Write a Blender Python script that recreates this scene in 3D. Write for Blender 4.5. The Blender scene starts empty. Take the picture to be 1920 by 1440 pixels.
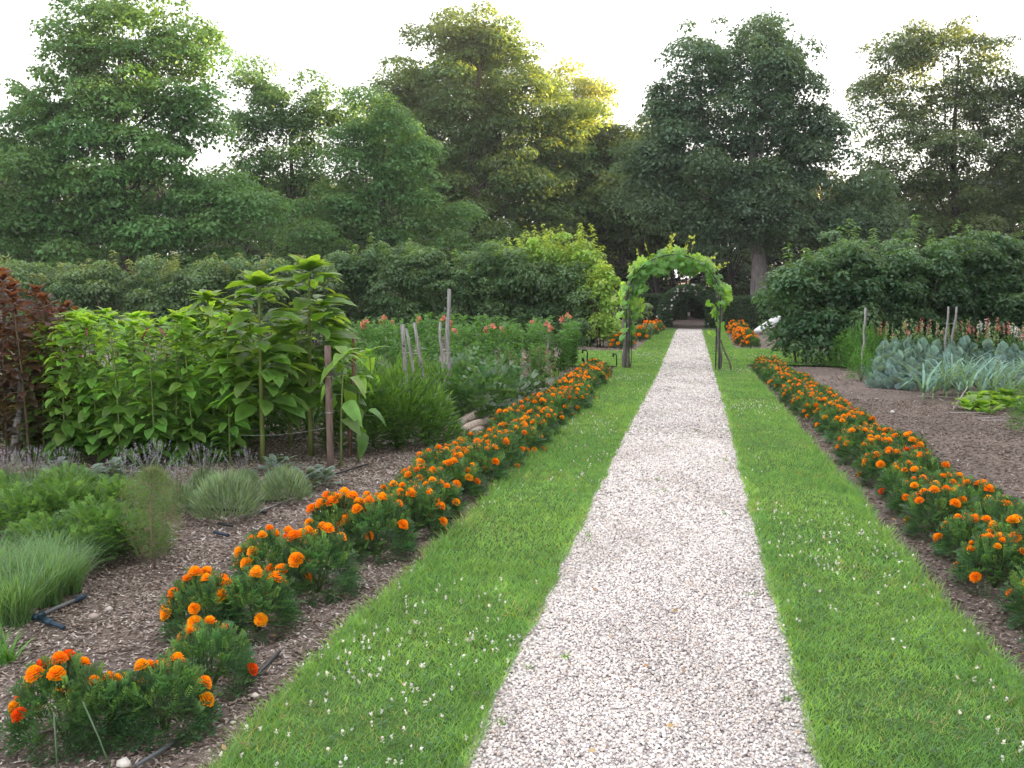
import bpy, math, numpy as np
from math import radians, sin, cos, pi
C = bpy.context.scene
COL = C.collection
# ------------------------------------------------------------------ camera, world, sun, exposure
FPX, H = 1867.0, 1.55
PITCH = math.atan(205 / FPX)
YAW = math.atan(353 * cos(PITCH) / FPX)
cam = bpy.data.cameras.new('camera'); camo = bpy.data.objects.new('camera', cam); COL.objects.link(camo)
camo.location = (0, 0, H); camo.rotation_euler = (pi / 2 - PITCH, 0, YAW)
cam.sensor_width = 36; cam.lens = 36 * FPX / 1920; cam.clip_end = 2000; cam.clip_start = 0.05
C.camera = camo

SUN_EL, SUN_AZ = radians(13), radians(62)          # azimuth clockwise from the path direction (+Y)
w = bpy.data.worlds.new("World"); C.world = w; w.use_nodes = True
nt = w.node_tree; bg = nt.nodes['Background']
sky = nt.nodes.new('ShaderNodeTexSky'); sky.sky_type = 'NISHITA'; sky.sun_disc = False
sky.sun_elevation = SUN_EL; sky.sun_rotation = SUN_AZ
sky.air_density = 1.0; sky.dust_density = 3.0; sky.ozone_density = 1.0
hs = nt.nodes.new('ShaderNodeHueSaturation'); hs.inputs['Saturation'].default_value = 0.3
nt.links.new(sky.outputs[0], hs.inputs['Color'])
vl = nt.nodes.new('ShaderNodeMix'); vl.data_type = 'RGBA'; vl.inputs[0].default_value = .6      # thin even cloud veil over the clear sky
vl.inputs[7].default_value = (2.3, 2.22, 2.2, 1); nt.links.new(hs.outputs[0], vl.inputs[6])
nt.links.new(vl.outputs[2], bg.inputs[0]); bg.inputs[1].default_value = 0.15
sl = bpy.data.lights.new('sun', 'SUN'); sl.energy = 5.0; sl.angle = radians(0.5); sl.color = (1.0, 0.66, 0.24)
so = bpy.data.objects.new('sun', sl); COL.objects.link(so)
so.rotation_euler = (pi / 2 - SUN_EL, 0, -SUN_AZ + pi); so.rotation_euler = (radians(90) - SUN_EL, 0, pi - SUN_AZ)
C.view_settings.view_transform = 'Standard'; C.view_settings.look = 'None'
C.view_settings.exposure = 2.65; C.view_settings.gamma = 1

# ------------------------------------------------------------------ projection helpers
CP = np.array([0, 0, H])
FW = np.array([-sin(YAW) * cos(PITCH), cos(YAW) * cos(PITCH), -sin(PITCH)])
RT = np.array([cos(YAW), sin(YAW), 0.0])
UP = np.cross(RT, FW)
GY = np.array([-60, 7, 19.4, 43, 46, 50, 56, 400.]); GZ = np.array([0, 0, -.37, -.87, -.95, -1.15, -1.3, -1.3])
def gz(y): return np.interp(y, GY, GZ)
def ray(px, py): return FW * FPX + RT * (px - 960) - UP * (py - 720)
def at(px, py, Z):                                  # point of a pixel at a given depth in metres
    return CP + ray(px, py) * (Z / FPX)
def gp(px, py):                                     # pixel -> ground
    d = ray(px, py); t = H / -d[2]
    for _ in range(60):
        y = (d * t)[1]; t = 0.5 * t + 0.5 * (H - gz(y)) / -d[2]
    p = CP + d * t; return np.array([p[0], p[1], gz(p[1])])
def gd(px, Z):                                      # ground point in the column px at depth Z
    p = at(px, 515, Z); return np.array([p[0], p[1], gz(p[1])])
def depth(p): return float(np.dot(np.asarray(p) - CP, FW))
def ht(px, py0, py1):                               # height of a thing with base and top rows
    p = gp(px, py0); return (py0 - py1) * depth(p) / FPX

R = np.random.RandomState(7)
def rnd(a, b, n=None): return R.uniform(a, b, n)
def unit(v): v = np.asarray(v, float); return v / (np.linalg.norm(v, axis=-1, keepdims=True) + 1e-9)
def rdir(n): return unit(R.normal(size=(n, 3)))

# ------------------------------------------------------------------ geometry accumulator (triangles)
class Geo:
    def __init__(s): s.V = []; s.F = []; s.K = []; s.n = 0
    def add(s, V, F, K):
        V = np.asarray(V, float); K = np.asarray(K, float)
        if K.ndim == 1: K = np.tile(K, (len(V), 1))
        s.V.append(V); s.F.append(np.asarray(F, int) + s.n); s.K.append(K); s.n += len(V)
    def scatter(s, T, pos, d, n, sc, col, wid=None):
        TV, TF = T[0], T[1]; N = len(pos)
        if N == 0: return
        d = unit(d); n = np.asarray(n, float)
        x = np.cross(d, n); bad = np.linalg.norm(x, axis=1) < 1e-4; x[bad] = [1, 0, 0]; x = unit(x); z = np.cross(x, d)
        sc = np.broadcast_to(np.asarray(sc, float), (N,)); wd = sc if wid is None else np.broadcast_to(np.asarray(wid, float), (N,))
        V = (TV[None, :, 0, None] * x[:, None, :] * wd[:, None, None] + TV[None, :, 1, None] * d[:, None, :] * sc[:, None, None]
             + TV[None, :, 2, None] * z[:, None, :] * sc[:, None, None]) + np.asarray(pos)[:, None, :]
        m = len(TV)
        F = TF[None] + (np.arange(N) * m)[:, None, None]
        K = np.repeat(np.clip(col, 0, 1)[:, None, :], m, 1)
        if len(T) > 2: K = K * T[2][None, :, None]
        s.add(V.reshape(-1, 3), F.reshape(-1, 3), K.reshape(-1, 3))
    def tube(s, pts, rad, col, seg=7, cap=True):
        pts = np.asarray(pts, float); n = len(pts); rad = np.broadcast_to(np.asarray(rad, float), (n,))
        tg = unit(np.gradient(pts, axis=0)); ref = np.array([.3, .9, .1]) if abs(tg[0][2]) > .8 else np.array([0, 0, 1.])
        a = unit(np.cross(tg, ref)); b = np.cross(tg, a)
        th = np.arange(seg) * 2 * pi / seg
        V = pts[:, None] + rad[:, None, None] * (a[:, None] * np.cos(th)[None, :, None] + b[:, None] * np.sin(th)[None, :, None])
        V = V.reshape(-1, 3); F = []
        for i in range(n - 1):
            for j in range(seg):
                q = [i * seg + j, i * seg + (j + 1) % seg, (i + 1) * seg + (j + 1) % seg, (i + 1) * seg + j]
                F += [[q[0], q[1], q[2]], [q[0], q[2], q[3]]]
        if cap:
            V = np.vstack([V, pts[0], pts[-1]]); k = n * seg
            for j in range(seg):
                F += [[k, (j + 1) % seg, j], [k + 1, (n - 1) * seg + j, (n - 1) * seg + (j + 1) % seg]]
        s.add(V, F, col)
    def box(s, c, sz, col, rz=0):
        x, y, z = np.array(sz) / 2
        V = np.array([[i * x, j * y, k * z] for i in (-1, 1) for j in (-1, 1) for k in (-1, 1)])
        ca, sa = cos(rz), sin(rz); V = np.c_[V[:, 0] * ca - V[:, 1] * sa, V[:, 0] * sa + V[:, 1] * ca, V[:, 2]] + np.array(c)
        Q = [(0, 1, 3, 2), (4, 6, 7, 5), (0, 4, 5, 1), (2, 3, 7, 6), (0, 2, 6, 4), (1, 5, 7, 3)]
        F = []
        for q in Q: F += [[q[0], q[1], q[2]], [q[0], q[2], q[3]]]
        s.add(V, F, col)
    def mesh(s, name, mat, smooth=False):
        me = bpy.data.meshes.new(name)
        V = np.vstack(s.V); F = np.vstack(s.F); K = np.vstack(s.K)
        me.vertices.add(len(V)); me.vertices.foreach_set('co', V.astype('f4').ravel())
        me.loops.add(len(F) * 3); me.loops.foreach_set('vertex_index', F.astype('i4').ravel())
        me.polygons.add(len(F)); me.polygons.foreach_set('loop_start', (np.arange(len(F)) * 3).astype('i4'))
        try: me.polygons.foreach_set('loop_total', np.full(len(F), 3, 'i4'))
        except Exception: pass
        if smooth: me.polygons.foreach_set('use_smooth', np.ones(len(F), bool))
        ca = me.color_attributes.new('Col', 'FLOAT_COLOR', 'POINT')
        ca.data.foreach_set('color', np.c_[K, np.ones(len(K))].astype('f4').ravel())
        me.materials.append(mat); me.update(calc_edges=True); me.validate(); return me

# ------------------------------------------------------------------ objects
def props(o, label=None, cat=None, group=None, kind=None):
    if label: o['label'] = label
    if cat: o['category'] = cat
    if group: o['group'] = group
    if kind: o['kind'] = kind
    return o
def thing(name, label, cat, loc=(0, 0, 0), rz=0, group=None, sc=1.0):
    o = bpy.data.objects.new(name, None); COL.objects.link(o); o.empty_display_size = .1
    o.location = loc; o.rotation_euler = (0, 0, rz); o.scale = (sc, sc, sc) if np.isscalar(sc) else sc
    return props(o, label, cat, group)
def part(name, me, parent, loc=(0, 0, 0), rot=(0, 0, 0), sc=1.0, label=None):
    o = bpy.data.objects.new(name, me); COL.objects.link(o); o.parent = parent
    o.location = loc; o.rotation_euler = rot; o.scale = (sc, sc, sc)
    return props(o, label)
def solo(name, me, label=None, cat=None, loc=(0, 0, 0), rot=(0, 0, 0), group=None, kind=None, sc=1.0):
    o = bpy.data.objects.new(name, me); COL.objects.link(o); o.location = loc; o.rotation_euler = rot; o.scale = (sc, sc, sc)
    return props(o, label, cat, group, kind)

# ------------------------------------------------------------------ materials
def newmat(name):
    m = bpy.data.materials.new(name); m.use_nodes = True; t = m.node_tree; p = t.nodes['Principled BSDF']; return m, t, p
def mat_leaf(name, rough=.5, trans=.35, spec=.4, warm=(1.25, 1.15, .45)):
    m, t, p = newmat(name)
    a = t.nodes.new('ShaderNodeAttribute'); a.attribute_name = 'Col'
    nz = t.nodes.new('ShaderNodeTexNoise'); nz.inputs['Scale'].default_value = 9; tc = t.nodes.new('ShaderNodeTexCoord')
    t.links.new(tc.outputs['Object'], nz.inputs['Vector'])
    mr = t.nodes.new('ShaderNodeMapRange'); mr.inputs[3].default_value = .78; mr.inputs[4].default_value = 1.22; mr.inputs[1].default_value = .3; mr.inputs[2].default_value = .7
    t.links.new(nz.outputs[0], mr.inputs[0])
    mul = t.nodes.new('ShaderNodeVectorMath'); mul.operation = 'SCALE'; t.links.new(a.outputs['Color'], mul.inputs[0]); t.links.new(mr.outputs[0], mul.inputs['Scale'])
    t.links.new(mul.outputs[0], p.inputs['Base Color']); p.inputs['Roughness'].default_value = rough; p.inputs['Specular IOR Level'].default_value = spec
    tr = t.nodes.new('ShaderNodeBsdfTranslucent'); wv = t.nodes.new('ShaderNodeVectorMath'); wv.operation = 'MULTIPLY'; wv.inputs[1].default_value = [2 * c for c in warm]
    t.links.new(mul.outputs[0], wv.inputs[0]); t.links.new(wv.outputs[0], tr.inputs['Color'])
    mx = t.nodes.new('ShaderNodeMixShader'); mx.inputs[0].default_value = trans
    t.links.new(p.outputs[0], mx.inputs[1]); t.links.new(tr.outputs[0], mx.inputs[2])
    t.links.new(mx.outputs[0], t.nodes['Material Output'].inputs[0]); return m
def mat_attr(name, rough=.8, spec=.3, nscale=40, namp=.3, bump=0.0, stretch=(1, 1, 1), metal=0):
    m, t, p = newmat(name)
    a = t.nodes.new('ShaderNodeAttribute'); a.attribute_name = 'Col'
    tc = t.nodes.new('ShaderNodeTexCoord'); mp = t.nodes.new('ShaderNodeMapping'); mp.inputs['Scale'].default_value = stretch
    nz = t.nodes.new('ShaderNodeTexNoise'); nz.inputs['Scale'].default_value = nscale; nz.inputs['Detail'].default_value = 6
    t.links.new(tc.outputs['Object'], mp.inputs[0]); t.links.new(mp.outputs[0], nz.inputs['Vector'])
    mr = t.nodes.new('ShaderNodeMapRange'); mr.inputs[1].default_value = .3; mr.inputs[2].default_value = .7; mr.inputs[3].default_value = 1 - namp; mr.inputs[4].default_value = 1 + namp
    t.links.new(nz.outputs[0], mr.inputs[0])
    mul = t.nodes.new('ShaderNodeVectorMath'); mul.operation = 'SCALE'; t.links.new(a.outputs['Color'], mul.inputs[0]); t.links.new(mr.outputs[0], mul.inputs['Scale'])
    t.links.new(mul.outputs[0], p.inputs['Base Color']); p.inputs['Roughness'].default_value = rough; p.inputs['Specular IOR Level'].default_value = spec; p.inputs['Metallic'].default_value = metal
    if bump:
        b = t.nodes.new('ShaderNodeBump'); b.inputs['Strength'].default_value = bump; b.inputs['Distance'].default_value = .01
        t.links.new(nz.outputs[0], b.inputs['Height']); t.links.new(b.outputs[0], p.inputs['Normal'])
    return m
def mat_ground(name, stops, scale, bump=.6, dist=.02, big=1.2, voro=None):
    m, t, p = newmat(name); tc = t.nodes.new('ShaderNodeTexCoord')
    nz = t.nodes.new('ShaderNodeTexNoise'); nz.inputs['Scale'].default_value = scale; nz.inputs['Detail'].default_value = 10; nz.inputs['Roughness'].default_value = .7
    n2 = t.nodes.new('ShaderNodeTexNoise'); n2.inputs['Scale'].default_value = big; n2.inputs['Detail'].default_value = 5
    for n in (nz, n2): t.links.new(tc.outputs['Object'], n.inputs['Vector'])
    src = nz.outputs[0]; hgt = nz.outputs[0]
    if voro:
        vo = t.nodes.new('ShaderNodeTexVoronoi'); vo.inputs['Scale'].default_value = voro; t.links.new(tc.outputs['Object'], vo.inputs['Vector'])
        sp = t.nodes.new('ShaderNodeSeparateColor'); t.links.new(vo.outputs['Color'], sp.inputs[0]); src = sp.outputs[0]; hgt = vo.outputs['Distance']
    cr = t.nodes.new('ShaderNodeValToRGB'); e = cr.color_ramp.elements
    while len(e) < len(stops): e.new(.5)
    for k, (q, c) in zip(e, stops): k.position = q; k.color = (*c, 1)
    t.links.new(src, cr.inputs[0])
    mr = t.nodes.new('ShaderNodeMapRange'); mr.inputs[1].default_value = .3; mr.inputs[2].default_value = .7; mr.inputs[3].default_value = .78; mr.inputs[4].default_value = 1.2
    t.links.new(n2.outputs[0], mr.inputs[0])
    mul = t.nodes.new('ShaderNodeVectorMath'); mul.operation = 'SCALE'; t.links.new(cr.outputs[0], mul.inputs[0]); t.links.new(mr.outputs[0], mul.inputs['Scale'])
    t.links.new(mul.outputs[0], p.inputs['Base Color']); p.inputs['Roughness'].default_value = .95; p.inputs['Specular IOR Level'].default_value = .15
    b = t.nodes.new('ShaderNodeBump'); b.inputs['Strength'].default_value = bump; b.inputs['Distance'].default_value = dist; b.invert = bool(voro)
    t.links.new(hgt, b.inputs['Height']); t.links.new(b.outputs[0], p.inputs['Normal']); return m

M_TREE = mat_leaf('tree_leaf', .55, .34, .3, warm=(1.2, 1.1, .55))
M_OAK = mat_leaf('oak_leaf', .5, .42, .3, warm=(1.4, 1.15, .4))  # warmer transmission tint puts more of the low sun's gold into the leaves
M_LEAF = mat_leaf('garden_leaf', .45, .33, .4)
M_GLOSS = mat_leaf('glossy_leaf', .3, .25, .6)
M_THIN = mat_leaf('thin_leaf', .38, .45, .4)
M_MATTE = mat_leaf('felted_leaf', .8, .2, .15)
M_GRASS = mat_leaf('grass_blade', .5, .42, .3)
M_PETAL = mat_leaf('marigold_petal', .6, .25, .15, warm=(1.1, .9, .5))
M_WHITE = mat_leaf('pale_petal', .6, .3, .15, warm=(.9, .9, .9))
M_BARK = mat_attr('bark', .9, .15, 14, .45, .7, (1, 1, .2))
M_STEM = mat_attr('green_stem', .6, .3, 20, .25, .1, (1, 1, .2))
M_WOOD = mat_attr('weathered_wood', .85, .2, 60, .35, .6, (1, 1, .07))
M_STONE = mat_attr('stone', .8, .25, 60, .18, .2)
M_CHIP = mat_attr('wood_chip', .9, .15, 80, .25, .2)
M_PLAST = mat_attr('hose_plastic', .4, .4, 10, .1)
M_STEEL = mat_attr('painted_steel', .45, .4, 30, .2)
M_WIRE = mat_attr('galvanised_wire', .4, .5, 30, .15, metal=.8)
M_CLOTH = mat_attr('white_sheet', .7, .3, 12, .06, .3)
M_SOIL = mat_ground('bed_soil', [(.3, (.10, .078, .068)), (.5, (.20, .158, .14)), (.72, (.30, .25, .225))], 26, .9, .03)
M_TURF = mat_ground('lawn_soil', [(.3, (.035, .07, .02)), (.6, (.08, .16, .04))], 60, .5, .02)
M_GRAVEL = mat_ground('gravel_bed', [(0, (.16, .14, .14)), (.25, (.46, .42, .42)), (.55, (.62, .58, .57)), (1, (.76, .73, .72))], 20, .8, .02, 1.1, voro=70)

# ------------------------------------------------------------------ templates
def T_(v, f, k=None): return (np.array(v, float), np.array(f, int)) if k is None else (np.array(v, float), np.array(f, int), np.array(k, float))
LEAF = T_([(0, 0, 0), (-.3, .45, .07), (0, 1, -.05), (.3, .45, .07)], [(0, 2, 1), (0, 3, 2)])
NARROW = T_([(0, 0, 0), (-.1, .4, .03), (0, 1, -.12), (.1, .4, .03)], [(0, 2, 1), (0, 3, 2)])
BLADE = T_([(-.5, 0, 0), (.5, 0, 0), (0, 1, 0)], [(0, 1, 2)])
def blade(k):                                        # three-section blade, droops over by k, width in x is separate
    v = []; f = []
    for i, t in enumerate((0, .4, .75)):
        wv = (.5, .42, .26)[i]; v += [(-wv, t, -k * t * t), (wv, t, -k * t * t)]
    v.append((0, 1 - .15 * k, -k)); f = [(0, 1, 3), (0, 3, 2), (2, 3, 5), (2, 5, 4), (4, 5, 6)]
    return T_(v, f)
BL1, BL2, BL3 = blade(.15), blade(.4), blade(.8)
def curved(wd, droop, fold=.12, waves=0.0):
    v = [(0, 0, 0)]; S = [(.12, .55), (.32, 1), (.58, .92), (.8, .55)]
    for t, q in S:
        z = .25 * t - droop * t * t; x = wd * q / 2; dz = fold * q * wd; wv = waves * sin(t * 19)
        v += [(-x, t, z + dz + wv), (0, t, z), (x, t, z + dz - wv)]
    v.append((0, 1, .25 - droop)); f = [(0, 2, 1), (0, 3, 2)]
    for i in range(3):
        a = 1 + i * 3; b = a + 3
        f += [(a, a + 1, b + 1), (a, b + 1, b), (a + 1, a + 2, b + 2), (a + 1, b + 2, b + 1)]
    a = 10; f += [(a, a + 1, 13), (a + 1, a + 2, 13)]
    k = [.9] + [1.05, .82, 1.05] * 4 + [1]
    return T_(v, f, k)
OV1, OV2, OV3 = curved(.5, .35), curved(.55, .7), curved(.6, 1.1, .1, .015)
LANCE = curved(.28, .55)
WIDE = curved(.42, .6); OVW = curved(.68, .5, .1, .012)
ROUND = curved(.95, .45, .14, .04)
CUP = curved(1.0, -.25, .22, .03)
def pinnate(pairs, lw, spread=.62, droop=.25):       # feather leaf with leaflets
    v = []; f = []
    def leaflet(p, d, L):
        d = unit(np.array(d)); x = unit(np.cross(d, [0, 0, 1])); k = len(v); p = np.array(p)
        v.extend([p, p + d * L * .5 - x * lw, p + d * L, p + d * L * .5 + x * lw]); f.extend([(k, k + 2, k + 1), (k, k + 3, k + 2)])
    for i in range(pairs):
        t = .22 + .66 * i / max(1, pairs - 1); z = -droop * t * t
        L = .38 * (1 - .45 * abs(t - .5))
        for s in (-1, 1): leaflet((0, t, z), (s * spread, .8, .12 - .3 * t * droop), L)
    leaflet((0, .86, -droop * .75), (0, 1, -droop), .3)
    k = len(v); v.extend([(-.012, 0, 0), (.012, 0, 0), (0, .9, -droop * .8)]); f.append((k, k + 1, k + 2))
    return T_(v, f)
PIN5, PIN4, PIN6 = pinnate(5, .05), pinnate(4, .06, .7, .4), pinnate(4, .09, .75, .3)
def grape():
    pts = []
    lob = [(-pi / 2, .2), (-1.0, .75), (-.55, .95), (-.2, .6), (.15, 1.0), (.5, .66), (.95, .9), (1.25, .66), (pi / 2, 1.15)]
    full = lob + [(pi - a, r) for a, r in lob[-2:0:-1]]
    v = [(0, 0.35, .05)]
    for a, r in full: v.append((cos(a) * r * .55, .35 + sin(a) * r * .6, -.10 * r * r))
    n = len(full); f = [(0, 1 + i, 1 + (i + 1) % n) for i in range(n)]
    return T_(v, f)
GRAPE = grape()
g_ = (1 + 5 ** .5) / 2
ICO_V = unit(np.array([(-1, g_, 0), (1, g_, 0), (-1, -g_, 0), (1, -g_, 0), (0, -1, g_), (0, 1, g_), (0, -1, -g_), (0, 1, -g_), (g_, 0, -1), (g_, 0, 1), (-g_, 0, -1), (-g_, 0, 1)], float))
ICO_F = np.array([(0, 11, 5), (0, 5, 1), (0, 1, 7), (0, 7, 10), (0, 10, 11), (1, 5, 9), (5, 11, 4), (11, 10, 2), (10, 7, 6), (7, 1, 8), (3, 9, 4), (3, 4, 2), (3, 2, 6), (3, 6, 8), (3, 8, 9), (4, 9, 5), (2, 4, 11), (6, 2, 10), (8, 6, 7), (9, 8, 1)])
ICO = (ICO_V, ICO_F)
def rock(seed, fl=.65):
    q = np.random.RandomState(seed); return (ICO_V * q.uniform(.8, 1.15, (12, 1)) * np.array([1, q.uniform(.65, .9), fl]), ICO_F)
OCT = (np.array([(1, 0, 0), (-1, 0, 0), (0, 1, 0), (0, -1, 0), (0, 0, .5), (0, 0, -.5)], float), np.array([(0, 2, 4), (2, 1, 4), (1, 3, 4), (3, 0, 4), (2, 0, 5), (1, 2, 5), (3, 1, 5), (0, 3, 5)]))
CHIP = (np.array([(-1, -.4, 0), (1, -.5, .1), (.9, .5, 0), (-.8, .4, .1), (0, 0, .22)], float), np.array([(0, 1, 4), (1, 2, 4), (2, 3, 4), (3, 0, 4)]))

def vary(col, n, amp=.2, hue=.1):
    c = np.array(col)[None] * (1 + R.uniform(-amp, amp, (n, 1)))
    return np.clip(c * (1 + R.uniform(-hue, hue, (n, 3))), 0, 1)

# ------------------------------------------------------------------ ground, lawn, gravel
def edge(pts):
    P = np.array([gp(a, b) for a, b in pts]); P = P[np.argsort(P[:, 1])]
    s0 = (P[1, 0] - P[0, 0]) / (P[1, 1] - P[0, 1]); P = np.vstack([P[0] - np.array([s0, 1, 0]) * 2.5, P]); f = lambda y: np.interp(y, P[:, 1], P[:, 0]); return lambda y: sum(f(np.asarray(y) * q) for q in (.8, .87, .94, 1, 1.06, 1.13, 1.2)) / 7
GL = edge([(881, 1440), (925, 1312), (975, 1234), (1016, 1156), (1047, 1094), (1087, 1000), (1135, 900), (1182, 800), (1236, 700), (1256, 650), (1270, 618)])
GR = edge([(1526, 1440), (1507, 1375), (1498, 1297), (1473, 1219), (1445, 1125), (1426, 1060), (1416, 1000), (1401, 952), (1382, 874), (1367, 796), (1339, 702), (1323, 645), (1314, 618)])
LL = edge([(410, 1440), (500, 1330), (600, 1231), (662, 1175), (750, 1094), (850, 1006), (975, 876), (1035, 823), (1083, 775), (1119, 728), (1138, 708), (1190, 660), (1222, 635), (1246, 616)])
LR = edge([(2010, 1400), (1901, 1281), (1820, 1187), (1727, 1084), (1664, 1009), (1601, 930), (1570, 887), (1507, 815), (1457, 756), (1425, 716), (1400, 690), (1374, 652), (1352, 614)])
YEND = gp(1290, 617)[1]
YC0, YC1 = gp(1120, 688)[1], gp(1120, 659)[1]        # cross lawn band, left
YD0, YD1 = gp(1450, 686)[1], gp(1450, 656)[1]        # and right
XCL, XCR = gp(1040, 675)[0], gp(1560, 672)[0]
def bumpz(x, y): return .008 * np.sin(x * 3.1 + np.sin(y * 1.7)) + .006 * np.sin(y * 5.3 + x * 2.2)
def sheet(name, xs_fn, ys, nx, dz, mat, noise=0, skirt=0, **k):
    g = Geo(); ys = np.asarray(ys); V = []
    for y in ys:
        a, b = xs_fn(y); x = np.linspace(a, b, nx)
        V.append(np.c_[x, np.full(nx, y), gz(y) + dz + noise * bumpz(x, y)])
    if skirt:
        for r in V: r[0, 2] -= skirt; r[-1, 2] -= skirt
    V = np.array(V); F = []
    for i in range(len(ys) - 1):
        for j in range(nx - 1):
            a = i * nx + j; F += [(a, a + 1, a + nx + 1), (a, a + nx + 1, a + nx)]
    g.add(V.reshape(-1, 3), F, (.5, .5, .5)); o = solo(name, g.mesh(name, mat, True), kind='structure', **k); return o
ysf = np.unique(np.concatenate([np.arange(-20, 1, 4.), np.arange(1, 20, .12), np.arange(20, 60, .5), np.arange(60, 620, 20)]))
gx = np.unique(np.concatenate([np.arange(-400, -12, 20.), np.arange(-12, 10, .12), np.arange(10, 401, 20.)]))
g = Geo(); YY, XX = np.meshgrid(ysf, gx, indexing='ij'); lv = lambda a, b: (np.abs(a) < 14) * (b > 1) * (b < 60)
ZZ = gz(YY) + lv(XX, YY) * (bumpz(XX, YY) - .012 + .006 * np.sin(XX * 17 + 3 * np.sin(YY * 9)) * np.sin(YY * 13))
nY, nX = XX.shape; I = np.arange(nY * nX).reshape(nY, nX)
F = np.concatenate([np.stack([I[:-1, :-1], I[:-1, 1:], I[1:, 1:]], -1).reshape(-1, 3), np.stack([I[:-1, :-1], I[1:, 1:], I[1:, :-1]], -1).reshape(-1, 3)])
g.add(np.stack([XX, YY, ZZ], -1).reshape(-1, 3), F, (.5, .5, .5)); solo('ground', g.mesh('ground', M_SOIL, True), kind='structure')
yy = np.concatenate([np.arange(1.2, 20, .1), np.arange(20, YEND, .4), [YEND]])
wob = lambda y, q: .008 * np.sin(y * 4.1 + q) + .007 * np.sin(y * 11.3 + q * 2)
sheet('gravel_path', lambda y: (GL(y) - .02, GR(y) + .02), yy, 8, .012, M_GRAVEL)
sheet('lawn', lambda y: (LL(y) + wob(y, 1), GL(y) + wob(y, 2)), yy, 8, .03, M_TURF, .5, .035)
sheet('lawn', lambda y: (GR(y) + wob(y, 3), LR(y) + wob(y, 4)), yy, 8, .03, M_TURF, .5, .035)
sheet('lawn', lambda y: (XCL, LL(y) + .05), np.linspace(YC0, YC1, 12), 10, .026, M_TURF, .5, .035)
sheet('lawn', lambda y: (LR(y) - .05, XCR), np.linspace(YD0, YD1, 12), 10, .026, M_TURF, .5, .035)

def in_lawn(x, y):
    a = (x > LL(y) + wob(y, 1)) & (x < GL(y) + wob(y, 2)); b = (x > GR(y) + wob(y, 3)) & (x < LR(y) + wob(y, 4))
    c = (y > YC0) & (y < YC1) & (x > XCL) & (x < LL(y) + .1); d = (y > YD0) & (y < YD1) & (x > LR(y) - .1) & (x < XCR)
    return (a | b | c | d) & (y < YEND)
def patch(x, y): return .5 + .25 * np.sin(x * 3.3 + 1.7 * np.sin(y * .9)) + .25 * np.sin(y * 2.1 + 2 * np.sin(x * 2.3 + y * .7))
gg = Geo()
for y0, y1, dens, wd, hh in [(1.9, 3.4, 20000, .0024, .04), (3.4, 5, 14000, .003, .04), (5, 8, 8000, .0042, .042), (8, 13, 4200, .006, .042), (13, 22, 2300, .009, .04), (22, 45, 900, .016, .038)]:
    for x0, x1 in ((-6, .5), (-.2, 5)):
        N = int((y1 - y0) * (x1 - x0) * dens); x = rnd(x0, x1, N); y = rnd(y0, y1, N)
        ok = in_lawn(x, y) & ((x < GL(y) + .05) if x0 == -6 else (x > GR(y) - .06)); x = x[ok]; y = y[ok]; N = len(x)
        q = .6 * patch(x, y) + .4 * patch(x * 3.1 + 2, y * 2.7) + rnd(-.4, .4, N)
        a = rnd(0, 2 * pi, N); tl = rnd(.15, 1.0, N); d = np.c_[np.cos(a) * tl, np.sin(a) * tl, np.ones(N)]
        ed = np.minimum(np.abs(x - LL(y)), np.abs(x - LR(y))); tall = 1 + .9 * np.exp(-ed * 14)
        cA = np.array([.115, .265, .085]); cB = np.array([.25, .41, .135]); cb = np.array([.15, .27, .15])
        q = np.clip(q, 0, 1)[:, None]; col = cA * (1 - q) + cB * q
        blue = (R.uniform(size=N) < .25)[:, None]; col = np.where(blue, cb, col); dry = (R.uniform(size=N) < .02 + .10 * (patch(y * 1.3, x * 2.1 + 4) > .8))[:, None]; col = np.where(dry, [.38, .33, .18], col)
        col = col * rnd(.75, 1.25, (N, 1)); n = np.c_[np.sin(a), -np.cos(a), np.full(N, .3)]
        s = hh * rnd(.45, 1.25, N) * tall
        gg.scatter(BL2 if y1 <= 8 else BLADE, np.c_[x, y, gz(y) + .022 + 0 * x], d, n, s, col, wid=np.full(N, wd) * rnd(.7, 1.5, N))
solo('grass', gg.mesh('grass', M_GRASS), 'mown green grass blades covering both lawn strips beside the pale gravel path', 'grass', kind='stuff')
# clover: three-leaf foliage and white heads
gc = Geo(); gw = Geo()
N = 26000; x = rnd(-3.5, 4, N); y = 1.9 + 20 * rnd(0, 1, N) ** 1.6
ok = in_lawn(x, y) & (np.sin(x * 2.7 + y * 1.3) + np.sin(y * .8 - x) + rnd(-1, 1, N) > .2); x, y = x[ok], y[ok]
for k in range(3):
    n = len(x); a = rnd(0, 2 * pi, n); gc.scatter(LEAF, np.c_[x, y, gz(y) + .05 + rnd(-.015, .012, n)], np.c_[np.cos(a), np.sin(a), rnd(-.2, .3, n)], np.c_[np.zeros((n, 2)), np.ones(n)] + .2 * rdir(n), rnd(.011, .017, n), vary((.07, .17, .05), n), wid=rnd(.02, .03, n))
solo('clover_leaves', gc.mesh('clover_leaves', M_LEAF), 'small round clover leaves spread among the grass of the lawn', 'clover', kind='stuff')
N = 15000; x = rnd(-3.5, 4, N); y = 1.9 + 24 * rnd(0, 1, N) ** 1.5
sel = np.sin(x * 2.2 + y * .9 + 1) + .8 * np.sin(y * 1.7 - x * 2) + rnd(-1, 1, N) + np.where((y < 4.6) & (x > 0), .8, 0) + np.where((x < 0) & (y > 3.6) & (y < 9), .5, 0) > .95
ok = in_lawn(x, y) & sel; x, y = x[ok], y[ok]; n = len(x)
gw.scatter(ICO, np.c_[x, y, gz(y) + .05 + rnd(0, .02, n)], rdir(n), rdir(n), rnd(.003, .0065, n), vary((.72, .68, .64), n, .15, .06))
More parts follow.
